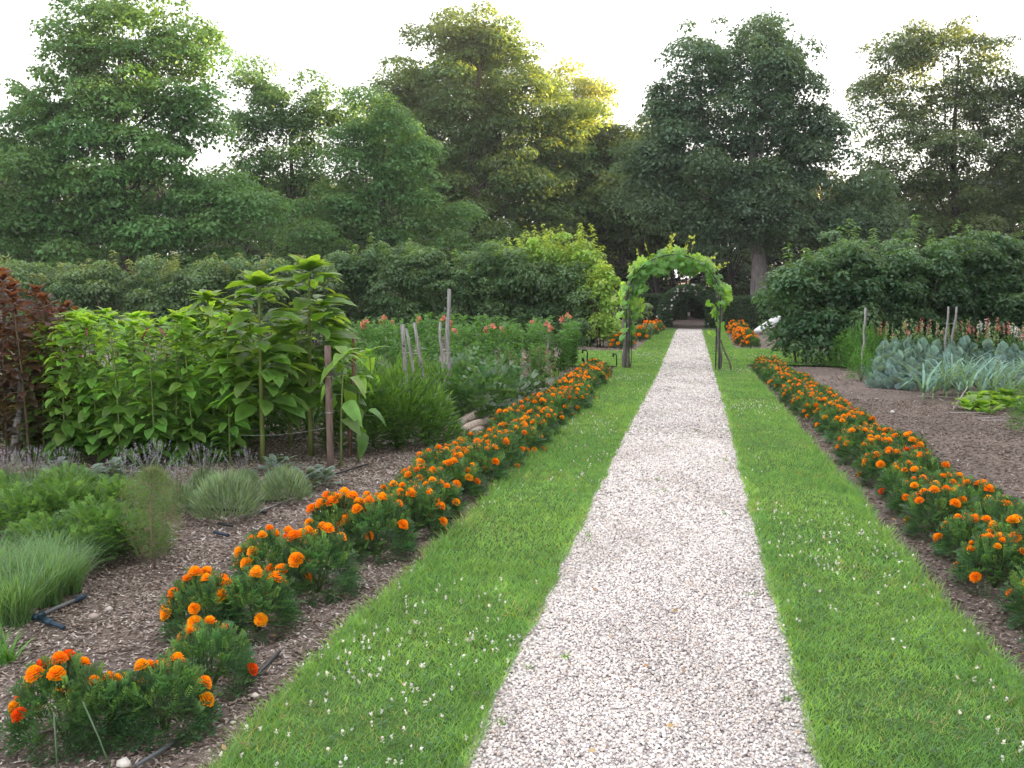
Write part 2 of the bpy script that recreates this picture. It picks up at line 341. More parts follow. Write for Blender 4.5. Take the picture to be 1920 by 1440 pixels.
for k in range(5):
    a = rdir(n); a[:, 2] = np.abs(a[:, 2]); gw.scatter(LEAF, np.c_[x, y, gz(y) + .05 + rnd(0, .015, n)], a, rdir(n), rnd(.008, .012, n), vary((.7, .66, .62), n, .2, .06))
solo('clover_flowers', gw.mesh('clover_flowers', M_WHITE), 'tiny white clover heads dotted through the grass', 'clover', kind='stuff')
# gravel
gv = Geo(); RK = [rock(i) for i in range(6)]
PC = np.array([(.80, .75, .715), (.71, .655, .62), (.48, .43, .42), (.72, .61, .54), (.33, .30, .31), (.84, .82, .82)]); PP = [.34, .26, .11, .09, .04, .16]
for y0, y1, dens, s in [(1.9, 3.6, 13500, .0056), (3.6, 6, 10500, .0063), (6, 10, 5600, .0083), (10, 17, 2600, .012), (17, 30, 1100, .017), (30, 44, 500, .022)]:
    N = int((y1 - y0) * 1.5 * dens); x = rnd(-1.2, 2.5, int(N * 2.5)); y = rnd(y0, y1, len(x))
    ok = (x > GL(y) - .03 * rnd(0, 1, len(x))) & (x < GR(y) + .03 * rnd(0, 1, len(x))) & (y < YEND - .1); x, y = x[ok], y[ok]
    wear = np.exp(-((x - GR(y)) / .09) ** 2) * .6; ok = R.uniform(size=len(x)) > wear; x, y = x[ok], y[ok]; N = len(x)
    wr = np.clip(.5 + .3 * np.sin(x * 5.1 + 2 * np.sin(y * 1.9)) + .25 * np.sin(y * 3.7 + np.sin(x * 7) * 1.5) + .2 * np.sin(x * 19 + y * 8), 0, 1) ** 2
    col = PC[R.choice(6, N, p=PP)] * rnd(.8, 1.15, (N, 1)) * (1 - .15 * wr[:, None] * np.array([[.9, 1, 1.05]])); gr = R.randint(0, 6, N); sc = s * rnd(.55, 1.5, N)
    for k in range(6):
        m = gr == k; n = m.sum(); T = RK[k] if y1 < 11 else OCT
        a = rnd(0, 2 * pi, n); gv.scatter(T, np.c_[x[m], y[m], gz(y[m]) + .014 + sc[m] * rnd(-.1, .75, n)], np.c_[np.cos(a), np.sin(a), rnd(-.35, .35, n)], np.array([[0, 0, 1.]] * n) + .35 * rdir(n), sc[m], col[m])
solo('gravel', gv.mesh('gravel', M_STONE, True), 'loose pale rounded gravel covering the straight garden path', 'gravel', kind='stuff')
gq = Geo()
for y in 2 + 16 * rnd(0, 1, 46) ** 1.3:
    x = rnd(GL(y) + .03, GR(y) - .03) if R.uniform() < .45 else R.choice([GL(y) + rnd(.0, .08), GR(y) - rnd(.0, .1)]); n = 12; a = rnd(0, 6.28, n)
    gq.scatter(BL2, np.c_[x + .015 * rnd(-1, 1, n), y + .015 * rnd(-1, 1, n), np.full(n, gz(y) + .012)], np.c_[np.cos(a), np.sin(a), rnd(.5, 2, n)], rdir(n), rnd(.02, .045, n), vary((.12, .24, .06), n, .3), wid=rnd(.003, .006, n))
solo('path_weeds', gq.mesh('path_weeds', M_GRASS), 'sparse tiny weeds sprouting through the gravel path', 'weeds', kind='stuff')
gq = Geo(); n = 260; x = rnd(-3, 3.2, n); y = 2 + 12 * rnd(0, 1, n) ** 1.4; gq.scatter(LEAF, np.c_[x, y, gz(y) + np.where(in_lawn(x, y), .06, .03)], np.c_[R.normal(size=(n, 2)), rnd(-.2, .2, n)], np.c_[.4 * R.normal(size=(n, 2)), np.ones(n)], rnd(.012, .035, n), vary((.34, .22, .12), n, .4, .15))
solo('leaf_litter', gq.mesh('leaf_litter', M_MATTE), 'scattered dry brown leaf bits on path, grass and soil', 'leaf litter', kind='stuff')
# mulch chips and clods
gm = Geo()
def chips(x0, x1, y0, y1, dens, s, mixp, T=CHIP, zoff=.004):
    N = int((x1 - x0) * (y1 - y0) * dens); x = rnd(x0, x1, N); y = rnd(y0, y1, N)
    ok = ((x < LL(y) - .02) | (x > LR(y) + .02)) & ~in_lawn(x, y)
    dep = y * cos(YAW) - x * sin(YAW); lat = x * cos(YAW) + y * sin(YAW); ok &= np.abs(lat) < dep * .53 + .3
    x, y = x[ok], y[ok]; N = len(x); a = rnd(0, 2 * pi, N)
    P = np.array([(.27, .215, .185), (.36, .305, .27), (.45, .40, .36), (.14, .105, .085), (.6, .57, .54)])
    col = P[R.choice(5, N, p=mixp)] * rnd(.8, 1.2, (N, 1))
    gm.scatter(T, np.c_[x, y, gz(y) + bumpz(x, y) - .012 + zoff], np.c_[np.cos(a), np.sin(a), rnd(-.3, .3, N)], np.array([[0, 0, 1.]] * N) + .45 * rdir(N), s * rnd(.5, 1.3, N), col, wid=s * rnd(.6, 2.2, N) * np.where(R.uniform(size=N) < .08, 1.8, 1))
mA = [.36, .28, .13, .18, .05]; mB = [.45, .15, .03, .35, .02]
chips(-5, 0, 2, 5, 3200, .0075, mA); chips(-8, 0, 5, 9, 1900, .010, mA); chips(-9, 0, 9, 20, 350, .015, mA); chips(-12, 0, 20, 44, 60, .03, mA)
chips(0, 4, 2, 6, 1500, .006, mB); chips(0, 8, 6, 14, 450, .009, mB); chips(0, 12, 14, 40, 60, .02, mB)
chips(-5, 4, 2, 6, 900, .009, [.4, .05, 0, .55, 0], OCT, .006); chips(-9, 8, 6, 15, 300, .013, [.4, .05, 0, .55, 0], OCT, .006)
solo('mulch', gm.mesh('mulch', M_CHIP), 'brown bark chips, shell bits and soil crumbs lying on the bare beds', 'mulch', kind='stuff')

# ------------------------------------------------------------------ foliage builder shared by trees and shrubs
def cloud(g, blobs, ppm, pr, flat, lpp, ls, col, pad_amp=.18, leaf_amp=.25, T=LEAF, tips=None, inner=.35):
    """blobs: (centre, rx, ry_depth, rz); pads of leaves inside each"""
    pads = []
    for c, rx, rd, rz_ in blobs:
        n = max(2, int(pi * rx * rz_ * ppm)); u = rdir(n); r = rnd(inner, 1.12, (n, 1)) ** .5 * np.where(R.uniform(size=(n, 1)) < .12, 1.14, 1)
        q = np.array(c) + u * r * np.array([rx, rd, rz_]) * .9 + R.normal(size=(n, 3)) * np.array([rx * .10, rd * .10, rz_ * .2]) * (n > 8); pads.append(q)
    P = np.vstack(pads); n = len(P); size = pr * (.4 + 1.2 * rnd(0, 1, n) ** 1.5)
    br = 1 + R.uniform(-pad_amp, pad_amp, n); hue = R.uniform(-.12, .12, (n, 1)) * np.array([[1, .3, -.2]])
    k = np.maximum(6, (lpp * (size / pr) ** 2).astype(int)); idx = np.repeat(np.arange(n), k); N = len(idx)
    u = rdir(N); flip = (R.uniform(size=N) < .7) & (u[:, 2] < 0); u[flip, 2] *= -1
    r = rnd(.25, 1, N) ** .4 * size[idx]; yawp = rnd(.75, 1.25, (n, 2))
    pos = P[idx] + u * r[:, None] * np.c_[yawp[idx], np.full(N, flat)]
    nrm = unit(u * .5 + np.array([0, 0, .75]) + .55 * rdir(N)); d = unit(np.cross(nrm, rdir(N)) + np.array([0, 0, -.25]))
    c = np.array(col)[None] * br[idx][:, None] * (1 + hue[idx]) * (1 + R.uniform(-leaf_amp, leaf_amp, (N, 1)))
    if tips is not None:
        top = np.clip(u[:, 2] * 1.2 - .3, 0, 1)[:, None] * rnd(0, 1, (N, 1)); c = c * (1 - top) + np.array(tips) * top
    g.scatter(T, pos, d, nrm, ls * (.45 + 1.1 * rnd(0, 1, N) ** 1.6) * 1.08, c); return P

def tree(name, label, group, px0, Z, blobs_px, col, ls=.16, ppm=1.3, pr=1.1, flat=.5, lpp=150, trunk=.35, twr=None, lean=0, bark=(.09, .075, .065), limbs=16, tips=None, inner=.35, thick=1.0, cat='tree', T=LEAF):
    s = Z / FPX; base = gd(px0, Z); rt = np.array([cos(YAW), sin(YAW), 0]); fw = np.array([-sin(YAW), cos(YAW), 0])
    bl = []
    for cx, cy, rx, ry in blobs_px:
        c = at(cx, cy, Z) - base; off = rnd(-.35, .35) * thick * min(rx, 90) * s; c = c + fw * off
        bl.append((c, rx * s * 1.1, min(rx, 110) * s * .9 * thick, ry * s * 1.08))
    t = thing(name, label, cat, base, 0, group); g = Geo()
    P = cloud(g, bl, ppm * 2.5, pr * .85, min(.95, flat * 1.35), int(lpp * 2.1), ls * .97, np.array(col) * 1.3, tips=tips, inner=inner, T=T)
    part('crown', g.mesh('crown', M_OAK if name == 'oak_tree' else M_TREE), t)
    g = Geo(); top = max(b[0][2] for b in bl); cx = np.mean([b[0][:2] for b in bl], axis=0)
    n = 9; tt = np.linspace(0, 1, n); pts = np.c_[tt ** 1.5 * cx[0] * .8 + .15 * np.sin(tt * 7), tt ** 1.5 * cx[1] * .8, tt * top * .92 - .1]
    rad = trunk * (1 - .85 * tt) * np.where(tt == 0, 1.45, 1); g.tube(pts, rad, bark, 10)
    for k in R.choice(len(P), min(limbs, len(P)), replace=False):
        e = P[k]; z0 = np.clip(e[2] * rnd(.35, .7), top * .1, top * .85); f = z0 / (top * .92)
        z0 = max(z0, top * .3); f = z0 / (top * .92); p0 = np.array([np.interp(f, tt, pts[:, 0]), np.interp(f, tt, pts[:, 1]), z0])
        mid = p0 * .5 + e * .5 + np.array([rnd(-.4, .4), 0, rnd(-.5, .3)]); q = np.array([p0, p0 * .7 + mid * .3, mid, e])
        r0 = trunk * .3 * (1 - .6 * f); g.tube(q, [r0, r0 * .75, r0 * .5, r0 * .15], bark, 6, False)
    part('trunk', g.mesh('trunk', M_BARK, True), t)
    return t
TG = 'tall trees behind the garden'
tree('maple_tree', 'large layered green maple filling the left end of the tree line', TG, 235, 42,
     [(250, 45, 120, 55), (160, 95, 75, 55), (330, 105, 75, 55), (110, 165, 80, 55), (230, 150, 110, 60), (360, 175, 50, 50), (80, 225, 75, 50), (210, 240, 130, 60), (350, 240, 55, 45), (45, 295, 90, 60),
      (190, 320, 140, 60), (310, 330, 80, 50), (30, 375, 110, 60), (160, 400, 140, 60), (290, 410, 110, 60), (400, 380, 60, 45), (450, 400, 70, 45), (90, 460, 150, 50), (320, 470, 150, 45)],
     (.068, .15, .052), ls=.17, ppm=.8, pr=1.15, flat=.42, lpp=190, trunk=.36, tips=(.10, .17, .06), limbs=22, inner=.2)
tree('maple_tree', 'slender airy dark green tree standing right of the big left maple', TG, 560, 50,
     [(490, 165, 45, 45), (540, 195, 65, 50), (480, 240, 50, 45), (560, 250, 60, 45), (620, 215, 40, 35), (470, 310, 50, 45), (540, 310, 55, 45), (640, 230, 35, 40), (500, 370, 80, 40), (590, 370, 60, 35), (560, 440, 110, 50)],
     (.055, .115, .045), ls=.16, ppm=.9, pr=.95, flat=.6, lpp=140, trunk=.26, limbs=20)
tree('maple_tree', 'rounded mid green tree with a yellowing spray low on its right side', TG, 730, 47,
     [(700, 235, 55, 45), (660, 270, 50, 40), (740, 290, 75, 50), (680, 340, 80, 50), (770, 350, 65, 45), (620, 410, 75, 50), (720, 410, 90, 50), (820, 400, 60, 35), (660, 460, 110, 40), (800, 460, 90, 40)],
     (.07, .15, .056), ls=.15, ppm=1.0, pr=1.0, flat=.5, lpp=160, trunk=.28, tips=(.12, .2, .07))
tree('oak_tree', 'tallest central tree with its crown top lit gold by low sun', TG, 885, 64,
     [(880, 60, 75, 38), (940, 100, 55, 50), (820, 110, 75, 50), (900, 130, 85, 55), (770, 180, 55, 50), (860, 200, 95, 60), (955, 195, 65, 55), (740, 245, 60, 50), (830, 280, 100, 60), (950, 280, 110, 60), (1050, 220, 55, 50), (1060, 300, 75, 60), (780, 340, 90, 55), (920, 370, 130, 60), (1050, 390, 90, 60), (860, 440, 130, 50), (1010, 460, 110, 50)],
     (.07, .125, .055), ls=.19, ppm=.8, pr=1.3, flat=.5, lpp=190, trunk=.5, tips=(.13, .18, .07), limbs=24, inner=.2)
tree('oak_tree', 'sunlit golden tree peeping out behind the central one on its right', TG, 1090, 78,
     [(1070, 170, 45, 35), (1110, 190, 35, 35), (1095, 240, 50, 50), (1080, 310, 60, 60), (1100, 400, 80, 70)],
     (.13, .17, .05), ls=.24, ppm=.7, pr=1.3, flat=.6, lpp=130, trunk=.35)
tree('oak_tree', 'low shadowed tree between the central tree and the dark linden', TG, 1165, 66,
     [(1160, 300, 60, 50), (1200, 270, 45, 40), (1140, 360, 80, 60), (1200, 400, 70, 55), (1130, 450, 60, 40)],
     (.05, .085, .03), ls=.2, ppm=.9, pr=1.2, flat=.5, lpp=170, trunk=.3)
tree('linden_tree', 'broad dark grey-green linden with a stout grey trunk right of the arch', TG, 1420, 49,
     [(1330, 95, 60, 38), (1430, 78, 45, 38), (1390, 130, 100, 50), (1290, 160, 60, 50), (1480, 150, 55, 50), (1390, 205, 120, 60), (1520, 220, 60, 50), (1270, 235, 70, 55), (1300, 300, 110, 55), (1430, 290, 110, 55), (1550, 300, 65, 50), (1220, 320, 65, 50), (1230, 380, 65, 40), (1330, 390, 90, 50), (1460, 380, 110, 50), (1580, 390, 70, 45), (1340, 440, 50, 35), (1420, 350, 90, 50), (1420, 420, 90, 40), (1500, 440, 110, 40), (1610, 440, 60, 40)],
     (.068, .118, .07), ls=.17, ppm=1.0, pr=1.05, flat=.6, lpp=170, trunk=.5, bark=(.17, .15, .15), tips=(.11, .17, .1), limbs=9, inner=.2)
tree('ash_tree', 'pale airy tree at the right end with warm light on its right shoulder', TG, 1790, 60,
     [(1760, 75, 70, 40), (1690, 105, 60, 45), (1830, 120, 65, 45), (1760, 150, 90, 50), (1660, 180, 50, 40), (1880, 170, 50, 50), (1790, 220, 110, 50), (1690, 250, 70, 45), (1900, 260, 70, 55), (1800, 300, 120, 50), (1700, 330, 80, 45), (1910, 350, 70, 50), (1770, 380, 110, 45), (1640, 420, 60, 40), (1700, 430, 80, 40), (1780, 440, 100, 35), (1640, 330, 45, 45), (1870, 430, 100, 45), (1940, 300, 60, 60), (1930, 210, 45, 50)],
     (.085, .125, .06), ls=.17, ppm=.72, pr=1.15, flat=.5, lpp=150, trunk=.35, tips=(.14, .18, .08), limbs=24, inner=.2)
for px, Z, lab in [(1204, 58, 'thin dark trunk standing in shade just left of the vine arch top'), (1228, 60, 'slim dark trunk beside another, above the left shoulder of the arch'), (1258, 62, 'leaning dark trunk seen through the top of the vine arch'), (1368, 56, 'dark upright trunk rising right of the vine arch'), (560, 70, 'dark trunk in the shadows below the airy left tree')]:
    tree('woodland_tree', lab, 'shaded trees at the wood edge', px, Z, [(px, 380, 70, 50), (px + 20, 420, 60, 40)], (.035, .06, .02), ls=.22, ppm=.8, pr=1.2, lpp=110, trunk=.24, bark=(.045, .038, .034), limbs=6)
# far wood seen as one mass
g = Geo(); bl = []
for i in range(64):
    px = -260 + i * 40 + rnd(-15, 15); Z = rnd(80, 92); s = Z / FPX
    top = np.interp(px, [-200, 350, 560, 700, 1000, 1200, 1500, 1640, 1700, 1900, 2200], [300, 370, 400, 370, 330, 320, 360, 410, 400, 350, 300]) + rnd(-14, 14)
    for cy in np.arange(top, 600, 55): bl.append((at(px + rnd(-20, 20), cy, Z), 52 * s, 2.5, 42 * s))
cloud(g, bl, .6, 1.6, .7, 170, .4, (.026, .042, .02))  # leaf colour kept dark to stand for the wood's deep shade
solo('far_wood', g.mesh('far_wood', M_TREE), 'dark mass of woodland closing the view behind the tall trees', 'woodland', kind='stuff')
# understory at the wood edge
g = Geo(); bl = []
for i in range(40):
    px = -100 + i * 54; Z = rnd(62, 70); s = Z / FPX
    if 1240 < px < 1345: bl.append((at(px, 468, Z + 6), 55 * s, 2, 40 * s)); bl.append((at(px, 430, Z + 8), 60 * s, 2, 40 * s)); continue
    bl.append((at(px, 520 + rnd(-10, 25), Z), 45 * s, 2, rnd(35, 55) * s))
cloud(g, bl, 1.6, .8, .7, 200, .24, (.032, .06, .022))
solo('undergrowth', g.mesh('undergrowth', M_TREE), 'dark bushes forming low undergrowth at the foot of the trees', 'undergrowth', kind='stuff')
# unseen trees added out of frame on the right to block the low sun
fl = Geo()
blk = [((rnd(-4, 4), rnd(-4, 4), rnd(2, 15)), 4.2, 4.2, 3.2) for _ in range(12)] + [((0, 0, 9), 6, 6, 8)]
cloud(fl, blk, 1.2, 1.7, .7, 60, .62, (.05, .09, .03)); ME_SH = fl.mesh('crown', M_TREE)
g = Geo(); g.tube([(0, 0, -.3), (0, 0, 6), (.3, 0, 13)], [.5, .4, .1], (.09, .075, .065)); ME_SHT = g.mesh('trunk', M_BARK, True)
for i, (x, y, k) in enumerate([(17, 12, .95), (20, 21, 1), (24, 30, 1), (29, 39, 1.05), (34, 48, 1.1), (40, 57, 1.15), (27, 18, 1.1), (33, 30, 1.2), (42, 44, 1.2), (16, 3, .9), (24, 8, 1.1), (29, 60, 1.05), (34, 64, 1.45), (48, 66, 1.2), (40, 86, 1.2), (50, 92, 1.2), (62, 99, 1.25), (75, 106, 1.25), (46, 78, 1.2), (60, 86, 1.2)]):
    t = thing('added_shade_tree', 'unseen tree added beyond the right edge for shade, number %s in the belt' % ['one', 'two', 'three', 'four', 'five', 'six', 'seven', 'eight', 'nine', 'ten', 'eleven', 'twelve', 'thirteen', 'fourteen', 'fifteen', 'sixteen', 'seventeen', 'eighteen', 'nineteen', 'twenty'][i], 'tree', (x, y, float(gz(y))), rnd(0, 6), 'unseen trees added beyond the right edge for shade', k)
    part('crown', ME_SH, t); part('trunk', ME_SHT, t)

# ------------------------------------------------------------------ shrub rows
def shrub(name, label, group, px, Z, ptop, width, col, tips=None, ls=.055, ppm=7, pr=.28, lpp=75, mat=None, pbase=None, stems=7, cat='shrub', flat=.75, T=LEAF, low=.12, sprays=0, spray_col=None):
    base = gd(px, Z); s = Z / FPX; h = (515 - ptop) * s + H - base[2]; w2 = width * s / 2; t = thing(name, label, cat, base, 0, group)
    bl = [((0, 0, h * .5), w2, w2 * .9, h * .42), ((0, 0, h * .2), w2 * .9, w2 * .85, h * .17), ((rnd(-.3, .3) * w2, 0, h * .74), w2 * .75, w2 * .75, h * .25), ((rnd(-.5, .5) * w2, 0, h * .3), w2 * .85, w2 * .8, h * .22)]
    for _ in range(3): bl.append(((rnd(-.6, .6) * w2, rnd(-.5, .5) * w2, h * rnd(.6, .86)), w2 * .4, w2 * .4, h * .14))
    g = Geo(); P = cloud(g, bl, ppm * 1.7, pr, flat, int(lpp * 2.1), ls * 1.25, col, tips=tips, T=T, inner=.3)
    if sprays:                                        # upright leafy shoots above the crown
        for _ in range(sprays):
            b = np.array([rnd(-.8, .8) * w2, rnd(-.5, .5) * w2, h * rnd(.72, .9)]); L = rnd(.22, .5) * h / 2.5; n = 46
            f = rnd(0, 1, n); ax = np.array([rnd(-.25, .25), rnd(-.2, .2), 1]); pos = b + ax * (f * L * 1.6)[:, None]
            dd = rdir(n); dd[:, 2] = np.abs(dd[:, 2]) * .4 + .1 - .6 * f; g.scatter(NARROW, pos, dd, rdir(n) * .4 + [0, 0, 1], rnd(.08, .15, n) * 1.3, vary(spray_col or tips, n, .2), wid=rnd(.15, .25, n))
    part('foliage', g.mesh('foliage', mat or M_LEAF), t); g = Geo()
    for i in range(stems):
        a = rnd(0, 6.28); q = np.array([np.cos(a), np.sin(a)]) * rnd(.3, .9) * w2
        g.tube([(q[0] * .25, q[1] * .25, -.05), (q[0] * .5, q[1] * .5, h * .3), (q[0], q[1], h * .7)], [.02, .015, .006], (.1, .08, .065), 5)
    part('stems', g.mesh('stems', M_BARK, True), t); return t
ORD = ['first', 'second', 'third', 'fourth', 'fifth', 'sixth', 'seventh', 'eighth', 'ninth', 'tenth', 'eleventh', 'twelfth', 'thirteenth', 'fourteenth', 'fifteenth', 'sixteenth', 'seventeenth', 'eighteenth', 'nineteenth', 'twentieth'] \
    + ['twenty-' + q for q in ('first', 'second', 'third', 'fourth', 'fifth', 'sixth', 'seventh', 'eighth', 'ninth')] + ['thirtieth'] + ['thirty-' + q for q in ('first', 'second', 'third', 'fourth', 'fifth', 'sixth', 'seventh', 'eighth', 'ninth')] + ['fortieth'] \
    + ['forty-' + q for q in ('first', 'second', 'third', 'fourth', 'fifth', 'sixth', 'seventh', 'eighth', 'ninth')] + ['fiftieth'] + ['fifty-' + q for q in ('first', 'second', 'third', 'fourth', 'fifth', 'sixth', 'seventh', 'eighth', 'ninth')]
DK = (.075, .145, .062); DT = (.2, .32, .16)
for i, px in enumerate([650, 725, 800, 872, 940, 1005, 1065, 1105]):
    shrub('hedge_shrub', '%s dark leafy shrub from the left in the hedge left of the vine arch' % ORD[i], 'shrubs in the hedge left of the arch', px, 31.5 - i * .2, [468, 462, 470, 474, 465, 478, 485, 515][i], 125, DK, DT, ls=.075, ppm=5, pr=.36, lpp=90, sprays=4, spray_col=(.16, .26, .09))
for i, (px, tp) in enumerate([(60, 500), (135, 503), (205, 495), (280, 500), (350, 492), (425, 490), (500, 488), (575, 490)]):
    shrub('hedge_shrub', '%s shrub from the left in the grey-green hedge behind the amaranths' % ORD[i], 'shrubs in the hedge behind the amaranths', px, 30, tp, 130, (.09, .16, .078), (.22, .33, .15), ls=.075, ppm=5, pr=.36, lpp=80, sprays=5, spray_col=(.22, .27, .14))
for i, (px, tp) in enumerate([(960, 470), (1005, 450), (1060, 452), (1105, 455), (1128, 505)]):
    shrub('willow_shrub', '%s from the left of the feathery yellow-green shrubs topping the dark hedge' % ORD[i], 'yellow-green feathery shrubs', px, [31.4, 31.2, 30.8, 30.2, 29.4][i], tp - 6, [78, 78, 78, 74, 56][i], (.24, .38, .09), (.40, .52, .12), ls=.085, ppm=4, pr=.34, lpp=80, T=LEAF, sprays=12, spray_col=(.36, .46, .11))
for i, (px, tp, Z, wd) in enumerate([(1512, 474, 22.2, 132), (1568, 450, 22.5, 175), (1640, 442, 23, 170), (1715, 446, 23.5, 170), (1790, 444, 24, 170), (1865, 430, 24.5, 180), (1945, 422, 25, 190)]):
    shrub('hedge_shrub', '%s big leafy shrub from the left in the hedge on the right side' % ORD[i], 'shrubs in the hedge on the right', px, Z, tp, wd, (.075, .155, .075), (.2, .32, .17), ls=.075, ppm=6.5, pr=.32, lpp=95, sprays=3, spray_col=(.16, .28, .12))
shrub('rose_shrub', 'pale grey-green shrub just inside the left leg of the vine arch', None, 1205, 36, 562, 46, (.16, .24, .13), (.3, .4, .22), ls=.07, ppm=8, pr=.22, lpp=60)
shrub('cypress_shrub', 'small leafy bush at the hedge foot beside the left lawn', None, 1080, 28, 600, 45, (.06, .13, .045), (.15, .27, .1), ls=.06, ppm=8, pr=.2, lpp=60)

# ------------------------------------------------------------------ clipped hedges, rose arch, vine arch
def boxhedge(label, px0, px1, Z, ptop, dep, group='clipped hedges by the far rose arch'):
    a = gd(px0, Z); b = gd(px1, Z); c = (a + b) / 2; s = Z / FPX; h = (515 - ptop) * s + H - c[2]; L = np.linalg.norm(b - a)
    t = thing('clipped_hedge', label, 'hedge', c, YAW, group); g = Geo(); N = int((L * h + L * dep * 1.5 + dep * h) * 900)
    p = np.c_[rnd(-L / 2, L / 2, N), rnd(-dep / 2, dep / 2, N), rnd(0, h, N)]; k = R.choice(3, N, p=[.5, .35, .15])
    p[k == 0, 1] = -dep / 2 + rnd(-.05, .12, (k == 0).sum()); p[k == 1, 2] = h + rnd(-.15, .04, (k == 1).sum()); m = k == 2; p[m, 0] = np.sign(p[m, 0]) * L / 2
    g.scatter(LEAF, p, rdir(N), rdir(N) * .6 + [0, -.5, .6], rnd(.05, .09, N), vary((.045, .09, .04), N, .3)); part('foliage', g.mesh('foliage', M_LEAF), t)
    g = Geo(); g.box((0, 0, h / 2 - .06), (L - .15, dep - .15, h - .12), (.02, .03, .012)); part('branches', g.mesh('branches', M_BARK), t)
boxhedge('low clipped dark hedge right of the arch, behind the blue-green grass', 1352, 1470, 46, 556, 1.2)
boxhedge('clipped dark hedge left of the far rose arch', 1160, 1256, 56, 552, 1.2)
boxhedge('tall dark hedge wall left inside the far rose arch', 1262, 1275, 66, 540, 6)
boxhedge('tall dark hedge wall right inside the far rose arch', 1308, 1330, 66, 540, 6)
boxhedge('dark hedge closing the view at the end of the tunnel', 1270, 1315, 76, 535, 1)

def arch(label, cx, wpx, Z, ptop, dep, name, rr=.02):
    b = gd(cx, Z); s = Z / FPX; w = wpx * s / 2; h = (515 - ptop) * s + H - b[2]; t = thing(name, label, 'garden arch', b, 0)
    sp = h - w; path = [(-w, -.1)] + [(-w, z) for z in np.linspace(0, sp, 5)] + [(-w * cos(a), sp + w * sin(a)) for a in np.linspace(.15, pi - .15, 16)] + [(w, z) for z in np.linspace(sp, -.1, 5)]
    return t, np.array(path), w, h, sp
t, pth, w_, h_, sp_ = arch('metal arch draped in bright green vine leaves spanning the gravel path', 1264, 172, 20.3, 478, .5, 'vine_arch')
for y in (-.3, .3):
    g = Geo(); g.tube(np.c_[pth[:, 0], np.full(len(pth), y), pth[:, 1]], .013, (.03, .04, .035), 6)
    for x in (-w_, w_):
        g.tube([(x * .93, y, -.1), (x * .93, y, sp_), (x * .8, y, sp_ + .5)], .009, (.03, .04, .035), 5)
    part('hoop', g.mesh('hoop', M_STEEL, True), t)
for i in range(2, len(pth) - 2, 2): g = Geo(); g.tube([(pth[i, 0], -.3, pth[i, 1]), (pth[i, 0], .3, pth[i, 1])], .006, (.03, .04, .035), 5); part('cross_bar', g.mesh('cross_bar', M_STEEL), t)
def vine(side, thick, n):
    g = Geo()
    for k in range(n):
        z = np.linspace(-.05, sp_ + .5, 14); ph = rnd(0, 6); x = side * w_ + np.where(z > sp_, -side * (1 - np.sqrt(np.clip(1 - ((z - sp_) / w_) ** 2, 0, 1))) * w_, 0) + .045 * np.sin(z * 6 + ph) + rnd(-.04, .04)
        g.tube(np.c_[x, .06 * np.cos(z * 5 + ph) + rnd(-.2, .1), z], np.linspace(thick, thick * .5, 14) * rnd(.7, 1.1), (.17, .15, .14), 7)
    return g
part('vine_stem', vine(-1, .045, 4).mesh('vine_stem', M_BARK, True), t); part('vine_stem', vine(1, .022, 2).mesh('vine_stem', M_BARK, True), t)
g = Geo(); g.tube([(w_ * 1.03, -.1, sp_ * .45), (w_ * 1.08, -.15, .45), (w_ * 1.22, -.2, .2), (w_ * 1.27, -.2, -.02)], [.016, .018, .02, .022], (.14, .12, .1), 6); part('vine_stem', g.mesh('vine_stem', M_BARK, True), t)
g = Geo(); N = 700; a = np.concatenate([rnd(.3, pi - .9, 520), rnd(-.2, .3, 50), rnd(pi - .9, pi + .15, 130)])
rr = w_ + np.where(a < 2.3, rnd(-.22, .15, N), rnd(-.06, .13, N)) + .03 * np.sin(a * 23) + .06 * np.sin(a * 9); x = -np.cos(a) * rr; z = sp_ + np.sin(a) * rr; z = np.where(z < sp_, sp_ + (z - sp_) * 3.5, z)
out = np.c_[-np.cos(a), np.zeros(N), np.abs(np.sin(a))]; y = rnd(-.42, .42, N)
nr = unit(out * .5 + np.c_[np.zeros(N), np.sign(y) * rnd(.2, 1, N), rnd(0, .7, N)] + .35 * rdir(N)); dd = unit(np.array([0, 0, -1.]) + .5 * rdir(N) + out * .5)
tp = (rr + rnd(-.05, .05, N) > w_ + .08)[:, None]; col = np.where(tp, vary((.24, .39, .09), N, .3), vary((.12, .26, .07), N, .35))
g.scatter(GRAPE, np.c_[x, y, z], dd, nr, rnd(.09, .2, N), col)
n = 60; g.scatter(GRAPE, np.c_[rnd(-w_ - .12, -w_ + .3, n), rnd(-.3, .3, n), rnd(1.1, sp_ + .3, n)], unit(rdir(n) + [0, 0, -1]), rdir(n) + [0, -.8, .3], rnd(.09, .17, n), vary((.2, .36, .08), n, .3))
n = 16; g.scatter(GRAPE, np.c_[rnd(w_ - .22, w_ + .05, n), rnd(-.3, .3, n), rnd(.75, sp_, n)], unit(rdir(n) + [0, 0, -1]), rdir(n) + [0, -.8, .3], rnd(.10, .18, n), vary((.2, .38, .07), n))
part('vine_leaves', g.mesh('vine_leaves', M_THIN), t)
for k in range(11):
    g = Geo(); a = rnd(.5, 2.6); p = np.array([-cos(a) * w_ * 1.1, rnd(-.3, .3), sp_ + sin(a) * w_ * 1.1]); u = unit(np.array([-cos(a) * .7 + rnd(-.3, .3), 0, 1])); L = rnd(.2, .45)
    q = [p, p + u * L * .5, p + u * L + np.array([rnd(-.1, .1), 0, -.03])]; g.tube(q, [.005, .004, .002], (.3, .36, .08), 4)
    n = 6; g.scatter(GRAPE, np.array(q)[0] + (np.array(q)[2] - p) * rnd(.2, 1, (n, 1)), rdir(n), rdir(n), rnd(.035, .07, n), vary((.36, .44, .12), n)); part('tendril', g.mesh('tendril', M_THIN), t)
